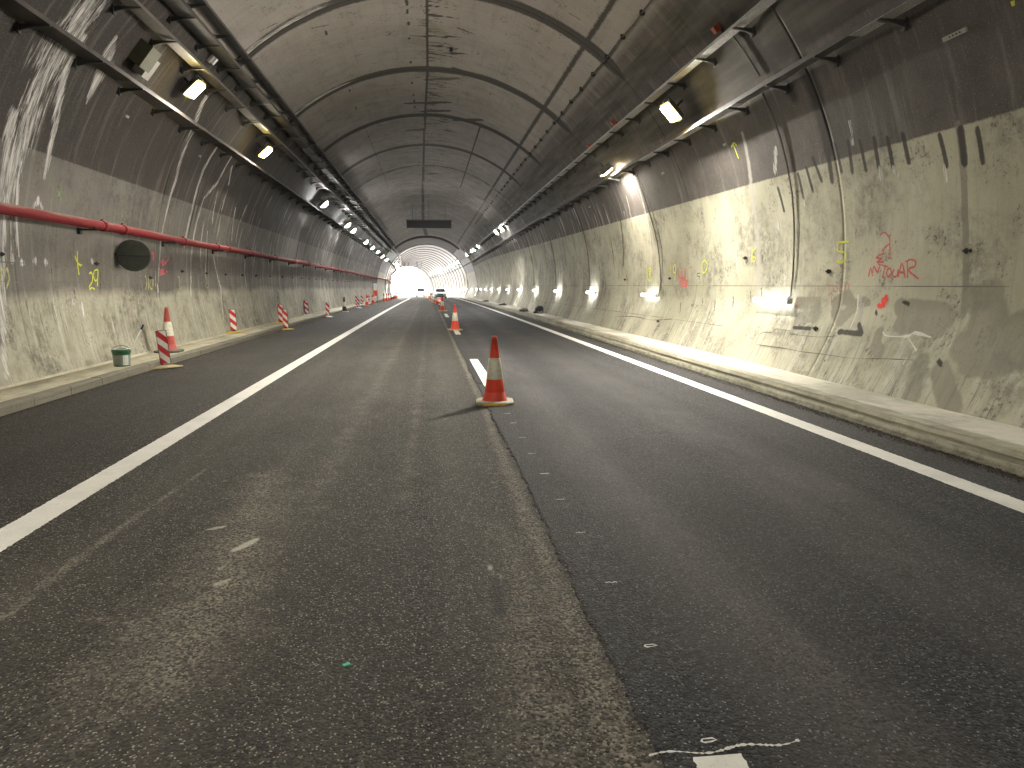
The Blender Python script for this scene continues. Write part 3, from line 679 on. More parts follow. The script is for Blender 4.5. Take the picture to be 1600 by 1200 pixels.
mark('spray_number', [za((45, 460), (15, 500), (3, 600), (15, 700)), za((72, 465), (100, 560), (95, 640), (68, 725))], .04, 'faintyel')
mark('spray_number', [zb((205, 565), (228, 620), (222, 700), (208, 745)), zb((250, 590), (246, 745)), zb((280, 600), (262, 700), (296, 740)), zb((305, 610), (300, 735)), zb((332, 515), (336, 705))], .04, 'faintyel')
mark('spray_number', [zb((608, 590), (640, 590), (640, 740), (668, 690)), zb((668, 590), (660, 650))], .035, 'faintyel'); mark('spray_number', [zb((975, 580), (985, 640), (965, 700), (995, 720))], .035, 'faintyel')
mark('spray_mark', [zb((288, 285), (318, 300), (300, 375), (312, 330))], .07, 'pink'); mark('spray_mark', [zb((398, 395), (440, 380), (420, 425), (470, 400), (505, 345)), zb((392, 505), (470, 500), (400, 530), (480, 515), (395, 548))], .07, 'pink', jit=.6)
mark('spray_mark', [z1((290, 925), (285, 955), (295, 960), (285, 995))], .06, 'greenspray'); mark('spray_mark', [z1((985, 1030), (965, 1090))], .05, 'greenspray')
mark('spray_arrow', [z7((148, 718), (176, 792)), z7((140, 735), (152, 712), (166, 728))], .028, 'yel', label='small yellow sprayed arrow high on the wall'); mark('spray_mark', [z7((1548, 2), (1552, 28))], .05, 'yel')
mark('black_figures', [za((604, 478), (608, 540)), za((632, 468), (638, 548))], .02, 'blackspray'); mark('black_figures', [z3((1338, 508), (1320, 510), (1322, 524), (1336, 530), (1330, 548))], .02, 'blackspray')
for s_ in ([(410, 530), (398, 600), (375, 732)], [(525, 512), (515, 560), (500, 627)], [(637, 552), (618, 640), (590, 765)], [(772, 560), (745, 690)], [(768, 700), (745, 760), (705, 806)],
          [(285, 595), (415, 612), (500, 628), (615, 642), (745, 660), (900, 662), (1030, 668)], [(430, 530), (362, 522), (345, 538), (292, 546), (272, 640), (245, 687)], [(362, 525), (338, 600)], [(430, 545), (560, 560), (640, 555)], [(970, 760), (960, 850)]):
    mark('crack', [z8(*s_)], .009, 'crackm', jit=.7)
for s_ in ([(860, 535), (885, 555), (980, 556), (1008, 540), (1090, 562)], [(980, 558), (1005, 590), (1035, 625)], [(725, 360), (722, 450), (705, 520)]): mark('lime_line', [z8(*s_)], .028, 'crackw', jit=.7)
mark('crack', [z3((1350, 740), (1325, 880), (1300, 985))], .018, 'crackw', jit=.7); mark('crack', [z3((1150, 735), (1105, 900))], .02, 'crackw', jit=.7); mark('crack', [z3((850, 780), (960, 780), (1060, 800), (1190, 795))], .014, 'crackm', jit=.6)
for th, y0, y1 in [(178.7, 9, 60), (181.4, 9, 45), (-2.0, 7, 60), (-9.5, 14, 40)]:
    mark('formwork_line', [[(th, y) for y in np.arange(y0, y1, 1.5)]], .009, 'formm', jit=.7, px=False)
# ------------------------------------------------------------------ roads and pavements
YS_NEAR = np.concatenate([np.arange(-60, 1.2, 2.0), np.arange(1.2, 9, .045), np.arange(9, 22, .12), np.arange(22, 187, 1.5), np.arange(187, 430, 8)])
RS = {'tan': [], 'white': [], 'dark': []}
def gp(px, py):
    d = pray(px, py); t = -CH/d[2]; return (t*d[0], t*d[1])
def rstroke(ch, pts, w, it=1.0, px=True): 
    q = [gp(*p) for p in pts] if px else pts
    if len(q) == 1: q = q*2
    ws = w if isinstance(w, (list, tuple)) else [w]*len(q)
    if len(ws) != len(q): ws = list(np.interp(np.linspace(0, 1, len(q)), np.linspace(0, 1, len(ws)), ws))
    RS[ch].append((q, ws, it))
rstroke('tan', [(.66, -10), (.64, 2), (.66, 4), (.68, 8)], [.10, .12, .09, .06], .72, False); rstroke('tan', [(.70, 8), (.68, 25), (.66, 60)], .05, .75, False)
rstroke('tan', [(.45, 1.5), (.42, 2.6), (.5, 3.6), (.45, 4.6)], [.2, .24, .2, .1], .56, False)
rstroke('tan', [(0, 968), (110, 880), (240, 788), (330, 728)], [.035, .04, .03, .02], .8)
rstroke('tan', [(240, 1060), (345, 920), (400, 800), (420, 740)], [.35, .34, .28, .2], .62); rstroke('tan', [(120, 968), (260, 972), (340, 978)], .03, .62)
rstroke('white', [(362, 862), (385, 851), (402, 842)], [.02, .035, .02], 1.0); rstroke('white', [(325, 828), (342, 824), (355, 823)], [.015, .03, .012], .95)
rstroke('white', [(335, 915), (352, 908)], .03, .75); rstroke('white', [(340, 890), (350, 885)], .02, .7)
rstroke('white', [(762, 882), (778, 900), (790, 960)], [.012, .02, .012], .72); rstroke('dark', [(775, 910), (782, 960)], .035, .95)
rstroke('white', [(70, 1080), (90, 1076)], .01, .5)
for k in range(14): y = 760-k*7; rstroke('tan', [(768+k*.2-5, y), (795+k*.2-14, y+2)], .012, .85)
for px_, py_ in [(575, 757), (669, 758)]: rstroke('white', [(px_-6, py_), (px_+6, py_+1)], .012, .6)
rstroke('tan', [(-.9, 5), (-.8, 20), (-.75, 60)], .2, .45, False); rstroke('tan', [(-.2, 5), (-.15, 14), (-.1, 40)], .12, .42, False)
rstroke('dark', [(-4.9, 3), (-4.9, 60)], .3, .7, False); rstroke('dark', [(4.75, 0), (4.75, 60)], .14, .6, False)
rstroke('dark', [(2.9, 9), (3.2, 30)], .35, .66, False); rstroke('dark', [(1.9, 3), (2.2, 8), (2.4, 22)], .3, .6, False); rstroke('dark', [(-4.0, 5), (-4.0, 60)], .5, .6, False)
def road_mesh(xs, ys, z, mat, ragged=False):
    Xg, Yg = np.meshgrid(xs, ys, indexing='ij')
    if ragged:
        wob = .006*np.sin(Yg*7.3)+.005*np.sin(Yg*17.1+1)+.005*np.sin(Yg*41+2)+.012*np.sin(Yg*1.3)+rng.normal(0, .0045, Yg.shape[1])[None]
        Xg = Xg.copy(); Xg[0] += wob[0]; Xg[1] += wob[1]
    Z = np.full(Xg.shape, z)
    if ragged: Z[0] = z-.02
    V = np.stack([Xg+cxy(Yg), Yg, Z-drop(Yg)], -1)
    ch = {k: np.zeros(Xg.shape, np.float32) for k in RS}
    for k, lst in RS.items():
        for q, ws, it in lst: ch[k] = np.maximum(ch[k], seg_dist(Xg, Yg, q, ws)*it)
    if ragged: ch['tan'][:] = 0; ch['white'][:] = 0
    return grid_mesh('road', V, mat, dict(ma=np.stack([ch['tan'], ch['white'], ch['dark']], -1)), flip=False)
YR = YS_NEAR
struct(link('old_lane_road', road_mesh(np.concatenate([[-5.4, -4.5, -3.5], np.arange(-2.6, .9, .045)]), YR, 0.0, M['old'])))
YRR = np.concatenate([np.arange(-60, 1.2, 2.0), np.arange(1.2, 12, .03), np.arange(12, 187, .7), np.arange(187, 430, 8)])
struct(link('new_lane_road', road_mesh(np.array([.745, .76, .78, 1.2, 2, 3, 3.8, 4.4, 5.0]), YRR, .011, M['new'], True)))
def sheet(name, x0, x1, y0, y1, z, mat, dy=2.0, wob=0.0):
    n = max(2, int((y1-y0)/dy)+1); ys = np.linspace(y0, y1, n)
    if dy > 1.5: ys = np.concatenate([np.arange(y0, 1, 2), np.arange(1, 14, .02), np.arange(14, 40, .15), np.arange(40, y1, 2)])
    elif y0 < 3: ys = np.concatenate([[y0], np.arange(1, y1, .01), [y1]])
    Xg, Yg = np.meshgrid([x0, x1], ys, indexing='ij')
    Xg = Xg+rng.normal(0, .0028, Xg.shape)
    return link(name, grid_mesh(name, np.stack([Xg+cxy(Yg), Yg, np.full(Xg.shape, z)-drop(Yg)], -1), mat))
o = struct(sheet('edge_line', -2.83, -2.59, -60, 400, .004, M['paint'])); o['label'] = 'continuous white line along the left of the carriageway'
o = struct(sheet('edge_line', 4.12, 4.35, -60, 400, .015, M['paint'])); o['label'] = 'continuous white line along the right of the carriageway'
for y0, y1 in [(-2, 2.12), (11, 15.22), (23, 27.5), (36, 40.5)]+[(49+13*k, 53.5+13*k) for k in range(10)]:
    struct(sheet('lane_dash', .86, 1.035, y0, y1, .015, M['paint'], 1.0))
def flat_ribbon(name, pts, w, z, mat, jit=.4):
    mb = MB(); L = []; Rr = []
    for i, p in enumerate(pts):
        a, b = pts[max(i-1, 0)], pts[min(i+1, len(pts)-1)]; dx, dy = b[0]-a[0], b[1]-a[1]; l = math.hypot(dx, dy) or 1
        k = w*.5*(1+jit*random.uniform(-1, 1)); L.append((p[0]-dy/l*k, p[1]+dx/l*k, z)); Rr.append((p[0]+dy/l*k, p[1]-dx/l*k, z))
    n = len(pts); mb.add(L+Rr, [(i, n+i, n+i+1, i+1) for i in range(n-1)]); return part(name, mb, mat)
n = 60; struct(flat_ribbon('chalk_line', [(.72+.55*i/n, 2.145+.012*math.sin(i*.21)+.02*(i/n)**3) for i in range(n+1)], .009, .0165, M['chalk'], .9))
# the little chalk figures for the next dashes
cm = [2.195, 2.86, 3.54, 4.32, 5.04, 5.78, 6.51, 7.22, 8.02, 8.64]
for i, y in enumerate(cm):
    mb = MB(); x0, x1, h = .925, .99, .014
    pts = [(x0, y), (x0+.008, y+h), (x1-.02, y+h*1.1), (x1-.008, y+h*.3), (x1-.03, y-h*.2), (x0+.01, y-h*.4), (x0, y)]
    if i > 1: pts = [(x0-.005, y+.004), (x0+.02, y+h*.8), (x0+.03, y), (x0+.05, y+h*.9), (x1-.008, y+.002)]
    if i > 4: pts = [(x0-.01, y), (x1, y+.004)]
    o = flat_ribbon('chalk_mark', pts, .0075 if i < 5 else .012, .0162, M['chalk'], .5); struct(o)
o = part('green_chip', (lambda m: (m.box((-.37, 2.88, .004), (.03, .018, .006), Matrix.Rotation(.5, 3, 'Z')), m)[1])(MB()), M['greenbit']); tag(o, 'tiny bright green scrap lying on the bare worn asphalt', 'scrap')
# left pavement with kerb stones, right pavement with rough cast kerb
def strip(name, poly, ys, mat, parent=None, jit=0.0, suv=True):
    """extrude a cross-section (open polyline of x, z) along ys"""
    pl = np.array(poly); n = len(pl)
    Xg = np.repeat(pl[:, 0][:, None], len(ys), 1); Zg = np.repeat(pl[:, 1][:, None], len(ys), 1); Yg = np.repeat(np.array(ys)[None], n, 0)
    if jit:
        f = lambda a: (np.sin(a*3.1)+np.sin(a*7.7+1.3)+np.sin(a*17.3+.7)+.8*np.sin(a*37.9))/4
        Xg = Xg+jit*f(Yg+Zg*3.3); Zg = Zg+jit*.5*f(Yg*1.3+Xg*5+4)
    V = np.stack([Xg+cxy(Yg), Yg, Zg-drop(Yg)], -1)
    return link(name, grid_mesh(name, V, mat, dict(suv=np.stack([Xg, Yg, Zg], -1)), flip=True), parent)
pl = struct(bpy.data.objects.new('left_pavement', None)); COL.objects.link(pl)
strip('pavement_slab', [(-5.40, .116), (-5.7, .118), (-6.06, .122), (-6.07, .085), (-6.14, .085), (-6.15, .13), (-6.30, .16)], list(np.arange(-60, 8, 4))+list(np.arange(8, 45, .5))+list(np.arange(45, YEND+1, 3)), M['paveL'], pl, .004)
def kstone(mb, x0, x1, y0, y1, h, ch=.022, j=.004):
    r = lambda: random.uniform(-j, j)
    prof = [(x1, -.05), (x1+.004, h-ch), (x1-ch, h), (x0, h), (x0, -.05)]
    l0 = [P3(x+r(), y0, z+r()) for x, z in prof]; l1 = [P3(x+r(), y1, z+r()) for x, z in prof]; mb.prism([l0, l1], None)
for k in range(44):
    y0 = 2.0+k*1.0; mb = MB(); kstone(mb, -5.40, -5.235, y0+.008, y0+.992, .128); part('kerb_stone', mb, M['kerbL'], pl)
mb = MB()
for a, b in ((-60, 2), (46, 187)):
    ys = list(np.arange(a, b, 1.0))
    for y0 in ys: kstone(mb, -5.40, -5.235, y0+.008, y0+.992, .128)
o = part('kerb_stones', mb, M['kerbL'], pl); o['kind'] = 'stuff'
pr = struct(bpy.data.objects.new('right_pavement', None)); COL.objects.link(pr)
strip('pavement_slab', [(5.14, .204), (5.45, .207), (5.74, .21), (5.9, .215)], list(np.arange(-60, 4, 4))+list(np.arange(4, 45, .4))+list(np.arange(45, YEND+1, 3)), M['paveR'], pr, .006)
kp = [(4.86, -.02), (4.90, .022), (4.925, .04), (4.93, .085), (4.955, .092), (4.96, .135), (4.952, .145), (4.968, .150), (4.972, .196), (4.985, .206), (5.14, .207)]
strip('kerb_leak_stop', [(5.03, -.05), (5.03, .19), (5.2, .195)], list(np.arange(-60, YEND+1, 4)), M['kerbR'], pr)  # added out of sight to stop light leaking through the block gaps
yy0 = 2.0
while yy0 < 48:
    L = random.uniform(1.9, 2.6); strip('kerb_block', kp, list(np.arange(yy0+.002, yy0+L-.002, .07))+[yy0+L-.002], M['kerbR'], pr, .012); yy0 += L
o = strip('kerb_blocks', kp, list(np.arange(-60, 2, 3)), M['kerbR'], pr, .005); o = strip('kerb_blocks', kp, list(np.arange(yy0, YEND+1, 1.5)), M['kerbR'], pr, .01); o['kind'] = 'stuff'
# grit collected in the gutters
def gritline(name, x0, x1, y0, y1, n, mat, zb, smin, smax, label):
    mb = MB()
    for i in range(n):
        y = y0+(y1-y0)*random.random()**1.5; x = random.triangular(x0, x1, x1); r = random.uniform(smin, smax)
        c = P3(x, y, zb+r*.3); vs = [c+Vector((random.uniform(.6, 1.2)*r*a, random.uniform(.6, 1.2)*r*b, random.uniform(.5, 1)*r*e)) for a, b, e in ((1, 0, 0), (-1, 0, 0), (0, 1, 0), (0, -1, 0), (0, 0, .8), (0, 0, -.6))]
        mb.add(vs, [(0, 2, 4), (2, 1, 4), (1, 3, 4), (3, 0, 4), (2, 0, 5), (1, 2, 5), (3, 1, 5), (0, 3, 5)])
    o = part(name, mb, mat); o['kind'] = 'stuff'; o['label'] = label; o['category'] = 'grit'; return o
M['dirt'] = mat_simple('gutter_dirt', (.06, .05, .03), .95, 0, .6, 25); M['grit'] = mat_simple('grit', (.16, .145, .115), .9, 0, .6, 40)
gritline('gutter_dirt', 4.70, 4.92, 5, 22, 5200, M['dirt'], .012, .003, .013, 'dark crumbly dirt along the foot of the right kerb')
gritline('asphalt_crumbs', .42, .76, 1.6, 12, 5200, M['grit'], .001, .0015, .0045, 'loose asphalt crumbs along the joint between the lanes')
gritline('asphalt_crumbs', -5.22, -5.14, 8, 24, 1500, M['dirt'], .001, .003, .01, 'dark crumbs along the foot of the left kerb')
mb = MB(); mb.add([(-900, -700, -3.5), (900, -700, -3.5), (900, 1500, -3.5), (-900, 1500, -3.5)], [(0, 1, 2, 3)]); struct(part('ground', mb, M['ground']))
mb = MB(); xs = [-60, -5.4]; mb.add([(-66, 187.3, -1.52), (56, 187.3, -1.52), (40, 430, -8.2), (-240, 430, -8.2)], [(0, 1, 2, 3)]); struct(part('verge_ground', mb, M['ground']))
# ------------------------------------------------------------------ cable trays and brackets
def tray(name, x, z, w, h, mat, y0, y1, label, side, wallx, bstep=1.6, bmat='bracket', covers=()):
    t = thing(name, label, 'cable tray', P3(x, 12, z))
    base = t.location.copy()
    def sweep(prof, ya, yb, dy=2.5):
        loops = []; n = max(2, int((yb-ya)/dy)+1)
        for y in np.linspace(ya, yb, n):
            sc = 1 if y < YT0 else float(rad(y))/TR
            loops.append([P3(TCX+(x+a-TCX)*sc, y, TCZ+(z+c-TCZ)*sc)-base for a, c in prof])
        return loops
    tt = .006; hw = w/2
    prof = [(-hw, h), (-hw, 0), (hw, 0), (hw, h), (hw-tt, h), (hw-tt, tt), (-hw+tt, tt), (-hw+tt, h)]
    mb = MB(); mb.prism(sweep(prof, y0, y1), None); part('tray_channel', mb, M[mat], t)
    for a, b, mt in covers:
        mb = MB(); pr_ = [(-hw-.012, -.004), (-hw-.012, -.012), (hw+.012, -.012), (hw+.012, -.004)]
        mb.prism(sweep(pr_, a, b), None); part('perforated_cover', mb, M[mt], t)
    mb = MB()
    for dx, dz, r in ((-.25*w, .03, .022), (0.05*w, .028, .02), (.28*w, .03, .018)):
        pts = [P3(TCX+(x+dx-TCX)*(1 if y < YT0 else float(rad(y))/TR), y, TCZ+(z+dz+.01*math.sin(y*2+dx*9)-TCZ)*(1 if y < YT0 else float(rad(y))/TR))-base for y in np.arange(y0, y1, 2.0)]
        mb.tube(pts, r, 6)
    part('cables', mb, M['cable'], t)['kind'] = 'stuff'
    # one bracket shape shared by all: arm under the tray, thick at the wall
    inner = -side*(hw+.02); outer = wallx-x
    bm = MB(); tk = .022
    poly = [(inner, -.016), (inner, -.034), (outer*.6+inner*.4, -.06), (outer+side*.05, -.12), (outer+side*.05, -.016)]
    l0 = [Vector((a, -tk, c)) for a, c in poly]; l1 = [Vector((a, tk, c)) for a, c in poly]; bm.prism([l0, l1], None)
    bm.box((outer-side*.0, 0, -.07), (.03, .08, .15)); bme = bm.mesh('bracket', M[bmat])
    y = y0+.5; n = 0
    while y < min(y1, 88):
        p = P3(x, y, z)-base; link('bracket', bme, t, p); y += bstep*(1+.0*n); n += 1
    return t
def wx(z, side): return TCX+side*math.sqrt(TR*TR-(z-TCZ)**2)
tray('cable_tray', -5.2, 5.115, .27, .07, 'tray', -60, 180, 'lowest dark cable tray along the left wall, above the red pipe', -1, wx(5.115, -1), covers=[(13.6, 17.6, 'tray_grey')])
tray('cable_tray', -4.55, 5.95, .22, .06, 'tray_grey', -60, 92, 'brownish cable tray next above the left floodlights', -1, wx(5.95, -1), 1.6)
tray('cable_tray', -4.2, 6.33, .30, .07, 'tray', -60, 180, 'wide dark cable tray, third up on the left vault', -1, wx(6.33, -1), 1.5)
tray('cable_tray', -3.95, 6.59, .15, .06, 'tray', -60, 92, 'narrow black cable tray, highest on the left vault', -1, wx(6.59, -1), 1.6)
tray('cable_tray', 5.28, 4.645, .15, .07, 'tray', -60, 180, 'lower cable tray of the right wall with bright metal stretches', 1, wx(4.645, 1), 1.38, covers=[(6.4, 8.7, 'tray_in'), (12.0, 17.6, 'tray_in'), (29, 33, 'tray_in')])
tray('cable_tray', 4.78, 5.50, .16, .05, 'tray_in', -60, 180, 'perforated grey cable tray, upper one of the right wall', 1, wx(5.50, 1), 1.5)
# thin clipped cable on the right vault
def wallcable(name, pts, r, mat, label, cat='cable', off=.03, clips=None, group=None):
    ps = [Vector(wall(a, y, off)) for a, y in pts]; base = ps[0].copy()
    t = thing(name, label, cat, base, group=group); mb = MB(); mb.tube([p-base for p in ps], r, 6); part('cable_run', mb, M[mat], t)
    if clips:
        bm = MB(); bm.box((0, 0, 0), (.09, .05, .09)); me = bm.mesh('clip', M['clamp'])
        for a, y in clips: link('clip', me, t, Vector(wall(a, y, .03))-base)
    return t
ys = np.arange(6, 104, 1.0)
th_g = lambda y: float(np.interp(y, [6, 13, 22, 60, 90, 104], [49.2, 49.3, 49.6, 50.5, 51, 49]))
wallcable('clipped_cable', [(th_g(y)+.12*math.sin(y*2.6), y) for y in np.arange(6, 104, .5)], .016, 'cable', 'thin black clipped cable running along the right side of the vault', clips=[(th_g(y), y) for y in np.arange(7, 60, 1.3)], off=.045)
# conduits dropping to the first tube lights
FY = [12.15+7.12*k for k in range(-4, 25)]
def drop_conduit(px, label, r=.014):
    q = [p2w(*p) for p in px]; 
    qq = []
    for (a, b) in zip(q[:-1], q[1:]):
        n = max(2, int(abs(a[0]-b[0])/3)); qq += [(a[0]+(b[0]-a[0])*i/n, a[1]+(b[1]-a[1])*i/n) for i in range(n)]
    qq.append(q[-1]); wallcable('cable_conduit', qq, r, 'conduit', label, 'conduit', .03, group='conduits dropping to the wall lights')
drop_conduit([(1143, 48), (1190, 118)], 'short reddish conduit between the two right cable trays'); drop_conduit([(1194, 144), (1222, 215), (1240, 300), (1243, 400), (1238, 462), (1230, 470)], 'conduit dropping down the wall to the nearest tube light')
drop_conduit([(990, 262), (1014, 325), (1029, 380), (1034, 440), (1031, 462)], 'conduit dropping to the second nearest tube light'); drop_conduit([(995, 268), (1019, 325), (1036, 390), (1034, 455)], 'parallel cable beside the second conduit, a hand to its right', .009)
drop_conduit([(930, 250), (960, 300), (972, 350), (975, 415)], 'faint conduit ending halfway down the wall between second and third tube lights', .012)
for yk, lab in ((19.5, 'third'), (26.8, 'fourth'), (34, 'fifth')):
    wallcable('cable_conduit', [(a, yk+7.6) for a in np.arange(28, -5, -3)], .013, 'conduit', 'thin conduit dropping to the %s nearest tube light' % lab, 'conduit', .03, group='conduits dropping to the wall lights')
# ------------------------------------------------------------------ red fire main on the left wall
pz, px_ = 2.70, -6.13; base = P3(px_, 12, pz); t = thing('fire_pipe', 'dusty red fire main running along the whole left wall', 'pipe', base)
mb = MB(); ys = list(np.arange(-60, 60, 1.5))+list(np.arange(60, 185, 3)); sc = lambda y: 1 if y < YT0 else float(rad(y))/TR
mb.tube([P3(TCX+(px_-TCX)*sc(y)+(.01*math.sin(y*.8)), y, pz+.012*math.sin(y*.55))-base for y in ys], .086, 14); part('pipe_run', mb, M['pipe'], t)
bm = MB(); bm.lathe([(.088, -.06), (.104, -.055), (.104, .055), (.088, .06)], 14, rot=Matrix.Rotation(math.pi/2, 3, 'X')); bm.box((0, 0, .11), (.035, .05, .03)); cme = bm.mesh('coupling', M['pipe'])
for y in [14.6, 15.5, 19.1, 22.0, 23.2]+list(np.arange(26, 90, 4.1)): link('coupling', cme, t, P3(px_, y, pz+.012*math.sin(y*.55))-base)
bm = MB(); bm.box((-.03, 0, -.10), (.34, .05, .03)); bm.box((-.17, 0, -.13), (.05, .10, .12)); bm.box((.10, 0, -.08), (.02, .05, .06)); bme = bm.mesh('pipe_bracket', M['bracket'])
for y in [10.0, 14.04, 18.2, 22.2, 26.0]+list(np.arange(29.9, 90, 3.9)): link('pipe_bracket', bme, t, P3(px_, y, pz)-base)
# ------------------------------------------------------------------ lamps
def aim(d): return Vector(d).normalized().to_track_quat('-Z', 'Y')
fm = MB(); fm.box((0, 0, .07), (.34, .42, .11), taper=.8); fm.box((0, 0, .012), (.38, .46, .024)); fm.box((0, .0, .16), (.05, .5, .03)); fm.box((0, .25, .09), (.05, .02, .16)); fm.box((0, -.25, .09), (.05, .02, .16)); f_house = fm.mesh('housing', M['lamp'])
lm = MB(); lm.box((0, 0, -.063), (.16, .20, .01)); f_lens = lm.mesh('lens', M['flood']); f_key = lm.mesh('lens', M['floodkey']); f_dim = lm.mesh('lens', M['flooddim'])
lm = MB(); lm.box((0, 0, -.003), (.33, .41, .006)); f_halo_plate = lm.mesh('halo_plate', M['halo_plate'])  # added glowing plate, stands in for the lamp's yellow halo
lm = MB(); lm.box((0, 0, -.030), (.27, .34, .05), taper=1.15); f_halo_box = lm.mesh('halo_box', M['halo_glow']); lm = MB(); lm.box((0, 0, -.063), (.16, .20, .01)); f_lensf = lm.mesh('lens', M['floodfar']); f_lensm = lm.mesh('lens', M['floodmouth'])  # added glowing box, gives near lamps a yellow halo and spill
GL = 'floodlights along the two sides of the vault'
def flood(x, y, z, d, label, key=False, far=False, s=1.0):
    sc_ = sc(y); t = thing('floodlight', label, 'floodlight', P3(TCX+(x-TCX)*sc_, y, TCZ+(z-TCZ)*sc_), group=GL); t.rotation_mode = 'QUATERNION'; t.rotation_quaternion = aim(d); t.scale = (s,)*3
    link('housing', f_house, t); link('lens', f_lensm if y > 104 else f_lensf if far else f_key if key is True else f_dim if key == 'dim' else f_lens, t); link('halo_box', f_halo_box, t) if 0 < y < 25 else link('halo_plate', f_halo_plate, t)
    am = MB(); am.box((0, .0, .25), (.04, .04, .2)); part('mounting_arm', am, M['bracket'], t)
ordn = ['nearest', 'second', 'third', 'fourth', 'fifth', 'sixth', 'seventh', 'eighth', 'ninth', 'tenth', 'eleventh', 'twelfth', 'thirteenth', 'fourteenth', 'fifteenth', 'sixteenth', 'seventeenth', 'eighteenth']
LY = [16.1, 22.6, 34.8, 44.4, 47.7, 57.2, 63.7, 70, 77.7, 84.7]+[106+7*k for k in range(11)]
RY = [14.3, 47.3, 50.9, 69.8, 76.7, 80.1, 90]+[106+7*k for k in range(11)]
for i, y in enumerate(LY): flood(-4.75, y, float(np.interp(y, [16, 35, 60, 85, 104], [5.62, 5.34, 4.95, 4.75, 5.3])), (.85, -.12, -1), ('lit floodlight of the left row, %s from the camera' % ordn[i]) if i < len(ordn) else 'lit floodlight of the left row near the far mouth', far=y > 25)
for i, y in enumerate(RY): flood(4.86, y, float(np.interp(y, [14, 47, 90], [5.0, 5.32, 5.6])), (-.95, -.15, -1), ('lit floodlight of the right row, %s from the camera' % ordn[i]) if i < len(ordn) else 'lit floodlight of the right row near the far mouth', far=y > 25, key=y < 20)
flood(4.95, 19.9, 4.72, (.75, .25, -1), 'shaded floodlight of the right row that glows onto the wall behind it', s=.8)
for x, y, k_, lab in ((-4.75, 1.5, False, 'lit floodlight just behind the camera on the left'), (4.86, -4, 'dim', 'dim floodlight just behind the camera on the right'), (-4.75, -14, False, 'second floodlight behind the camera on the left'), (4.86, -20, False, 'second floodlight behind the camera on the right')): flood(x, y, 5.6 if x < 0 else 5.06, (.75*(1 if x < 0 else -1), .1, -1), lab, key=k_)
# tube lights
tm = MB(); tm.box((0, 0, 0), (.075, 1.26, .075)); th_me = tm.mesh('tube', M['tube']); thf_me = tm.mesh('tube', M['tubefar']); em = MB(); em.box((0, 0, 0), (.085, .05, .088)); ec_me = em.mesh('end_cap', M['endcap']); bk = MB(); bk.box((0, 0, 0), (.03, 1.20, .06)); bk_me = bk.mesh('back_plate', M['endcap'])
for i, y in enumerate(FY):
    p = wall(-4.4, y, .10); seen = i-4
    lab = ('lit tube light low on the right wall, %s from the camera' % ordn[seen] if seen < len(ordn) else 'tiny tube light on the right wall by the far mouth, %s counted from daylight' % ordn[min(17, len(FY)-1-i)].replace('nearest', 'first')) if seen >= 0 else '%s lit tube light behind the camera' % ['fourth', 'third', 'second', 'first'][min(i, 3)]
    t = thing('tube_light', lab, 'tube light', p, group='tube lights in a row low on the right wall')
    t.rotation_euler = (0, 0, 0)
    link('tube', th_me if y < 22 else thf_me, t); link('back_plate', bk_me, t, (.055, 0, 0)); link('end_cap', ec_me, t, (0, .655, 0)); link('end_cap', ec_me, t, (0, -.655, 0))
# ------------------------------------------------------------------ fittings on the walls
def frame_at(th, y, off=0.0):
    """matrix whose z points inward from the lining and y along the tunnel"""
    p = Vector(wall(th, y, off)); q = Vector(wall(th, y, off+.2)); n = (q-p).normalized(); yv = Vector((0, 1, 0)); xv = yv.cross(n).normalized(); yv = n.cross(xv)
    return Matrix(((xv.x, yv.x, n.x, p.x), (xv.y, yv.y, n.y, p.y), (xv.z, yv.z, n.z, p.z), (0, 0, 0, 1)))
def fitting(name, label, cat, px, parts, group=None):
    a, y = p2w(*px) if isinstance(px, tuple) else px
    t = thing(name, label, cat, group=group); t.matrix_world = frame_at(a, y)
    for nm, mb, mt in parts: part(nm, mb, M[mt], t)
    return t
def bx(*a, **k): m = MB(); m.box(*a, **k); return m
fitting('junction_box', 'grey box with olive side between the two left cable trays', 'junction box', (213, 86), [('box_body', bx((-.08, 0, .12), (.42, .42, .24)), 'boxolive'), ('box_lid', bx((.05, .30, .10), (.40, .30, .20)), 'box')])
fitting('ceiling_plate', 'small pale striped plate between the upper left trays', 'plate', (328, 88), [('plate', bx((0, 0, .05), (.22, .12, .05)), 'box'), ('plate', bx((0, .16, .05), (.16, .10, .08)), 'white')])
for q, lab in (((1494, 53), 'pale bar with dark holes high on the right wall'), ((1134, 225), 'small white plate right of the lit patch under the right tray'), ((1037, 270), 'small white plate just above the paint edge on the right wall'), ((197, 181), 'small white plate on the dark left wall nearest the lime streaks'), ((311, 243), 'small white plate on the dark left wall beside a lime run'), ((922, 323), 'tiny white plate farther along the dark right wall')):
    s_ = .34 if q[0] > 1400 else .14
    t = fitting('wall_plate', lab, 'plate', q, [('plate', bx((0, 0, .015), (.05, s_, .03)), 'box')], group='small plates fixed to the walls')
    if q[0] > 1400:
        for k in range(4): part('hole', bx((0, -.09+k*.05, .032), (.018, .018, .006)), M['black'], t)
fitting('alarm_box', 'nearest small red box above the perforated right tray', 'alarm box', (1125, 40), [('box_body', bx((0, 0, .08), (.11, .10, .11)), 'redbox'), ('bracket', bx((-.1, 0, .02), (.12, .04, .04)), 'clamp')], 'red boxes above the right tray')
fitting('alarm_box', 'second small red box above the right tray, left of the lamp glare', 'alarm box', (962, 188), [('box_body', bx((0, 0, .08), (.11, .10, .11)), 'redbox'), ('bracket', bx((-.1, 0, .02), (.12, .04, .04)), 'clamp')], 'red boxes above the right tray')
fitting('alarm_box', 'third and smallest red box above the right tray', 'alarm box', (924, 225), [('box_body', bx((0, 0, .08), (.10, .10, .10)), 'redbox')], 'red boxes above the right tray')
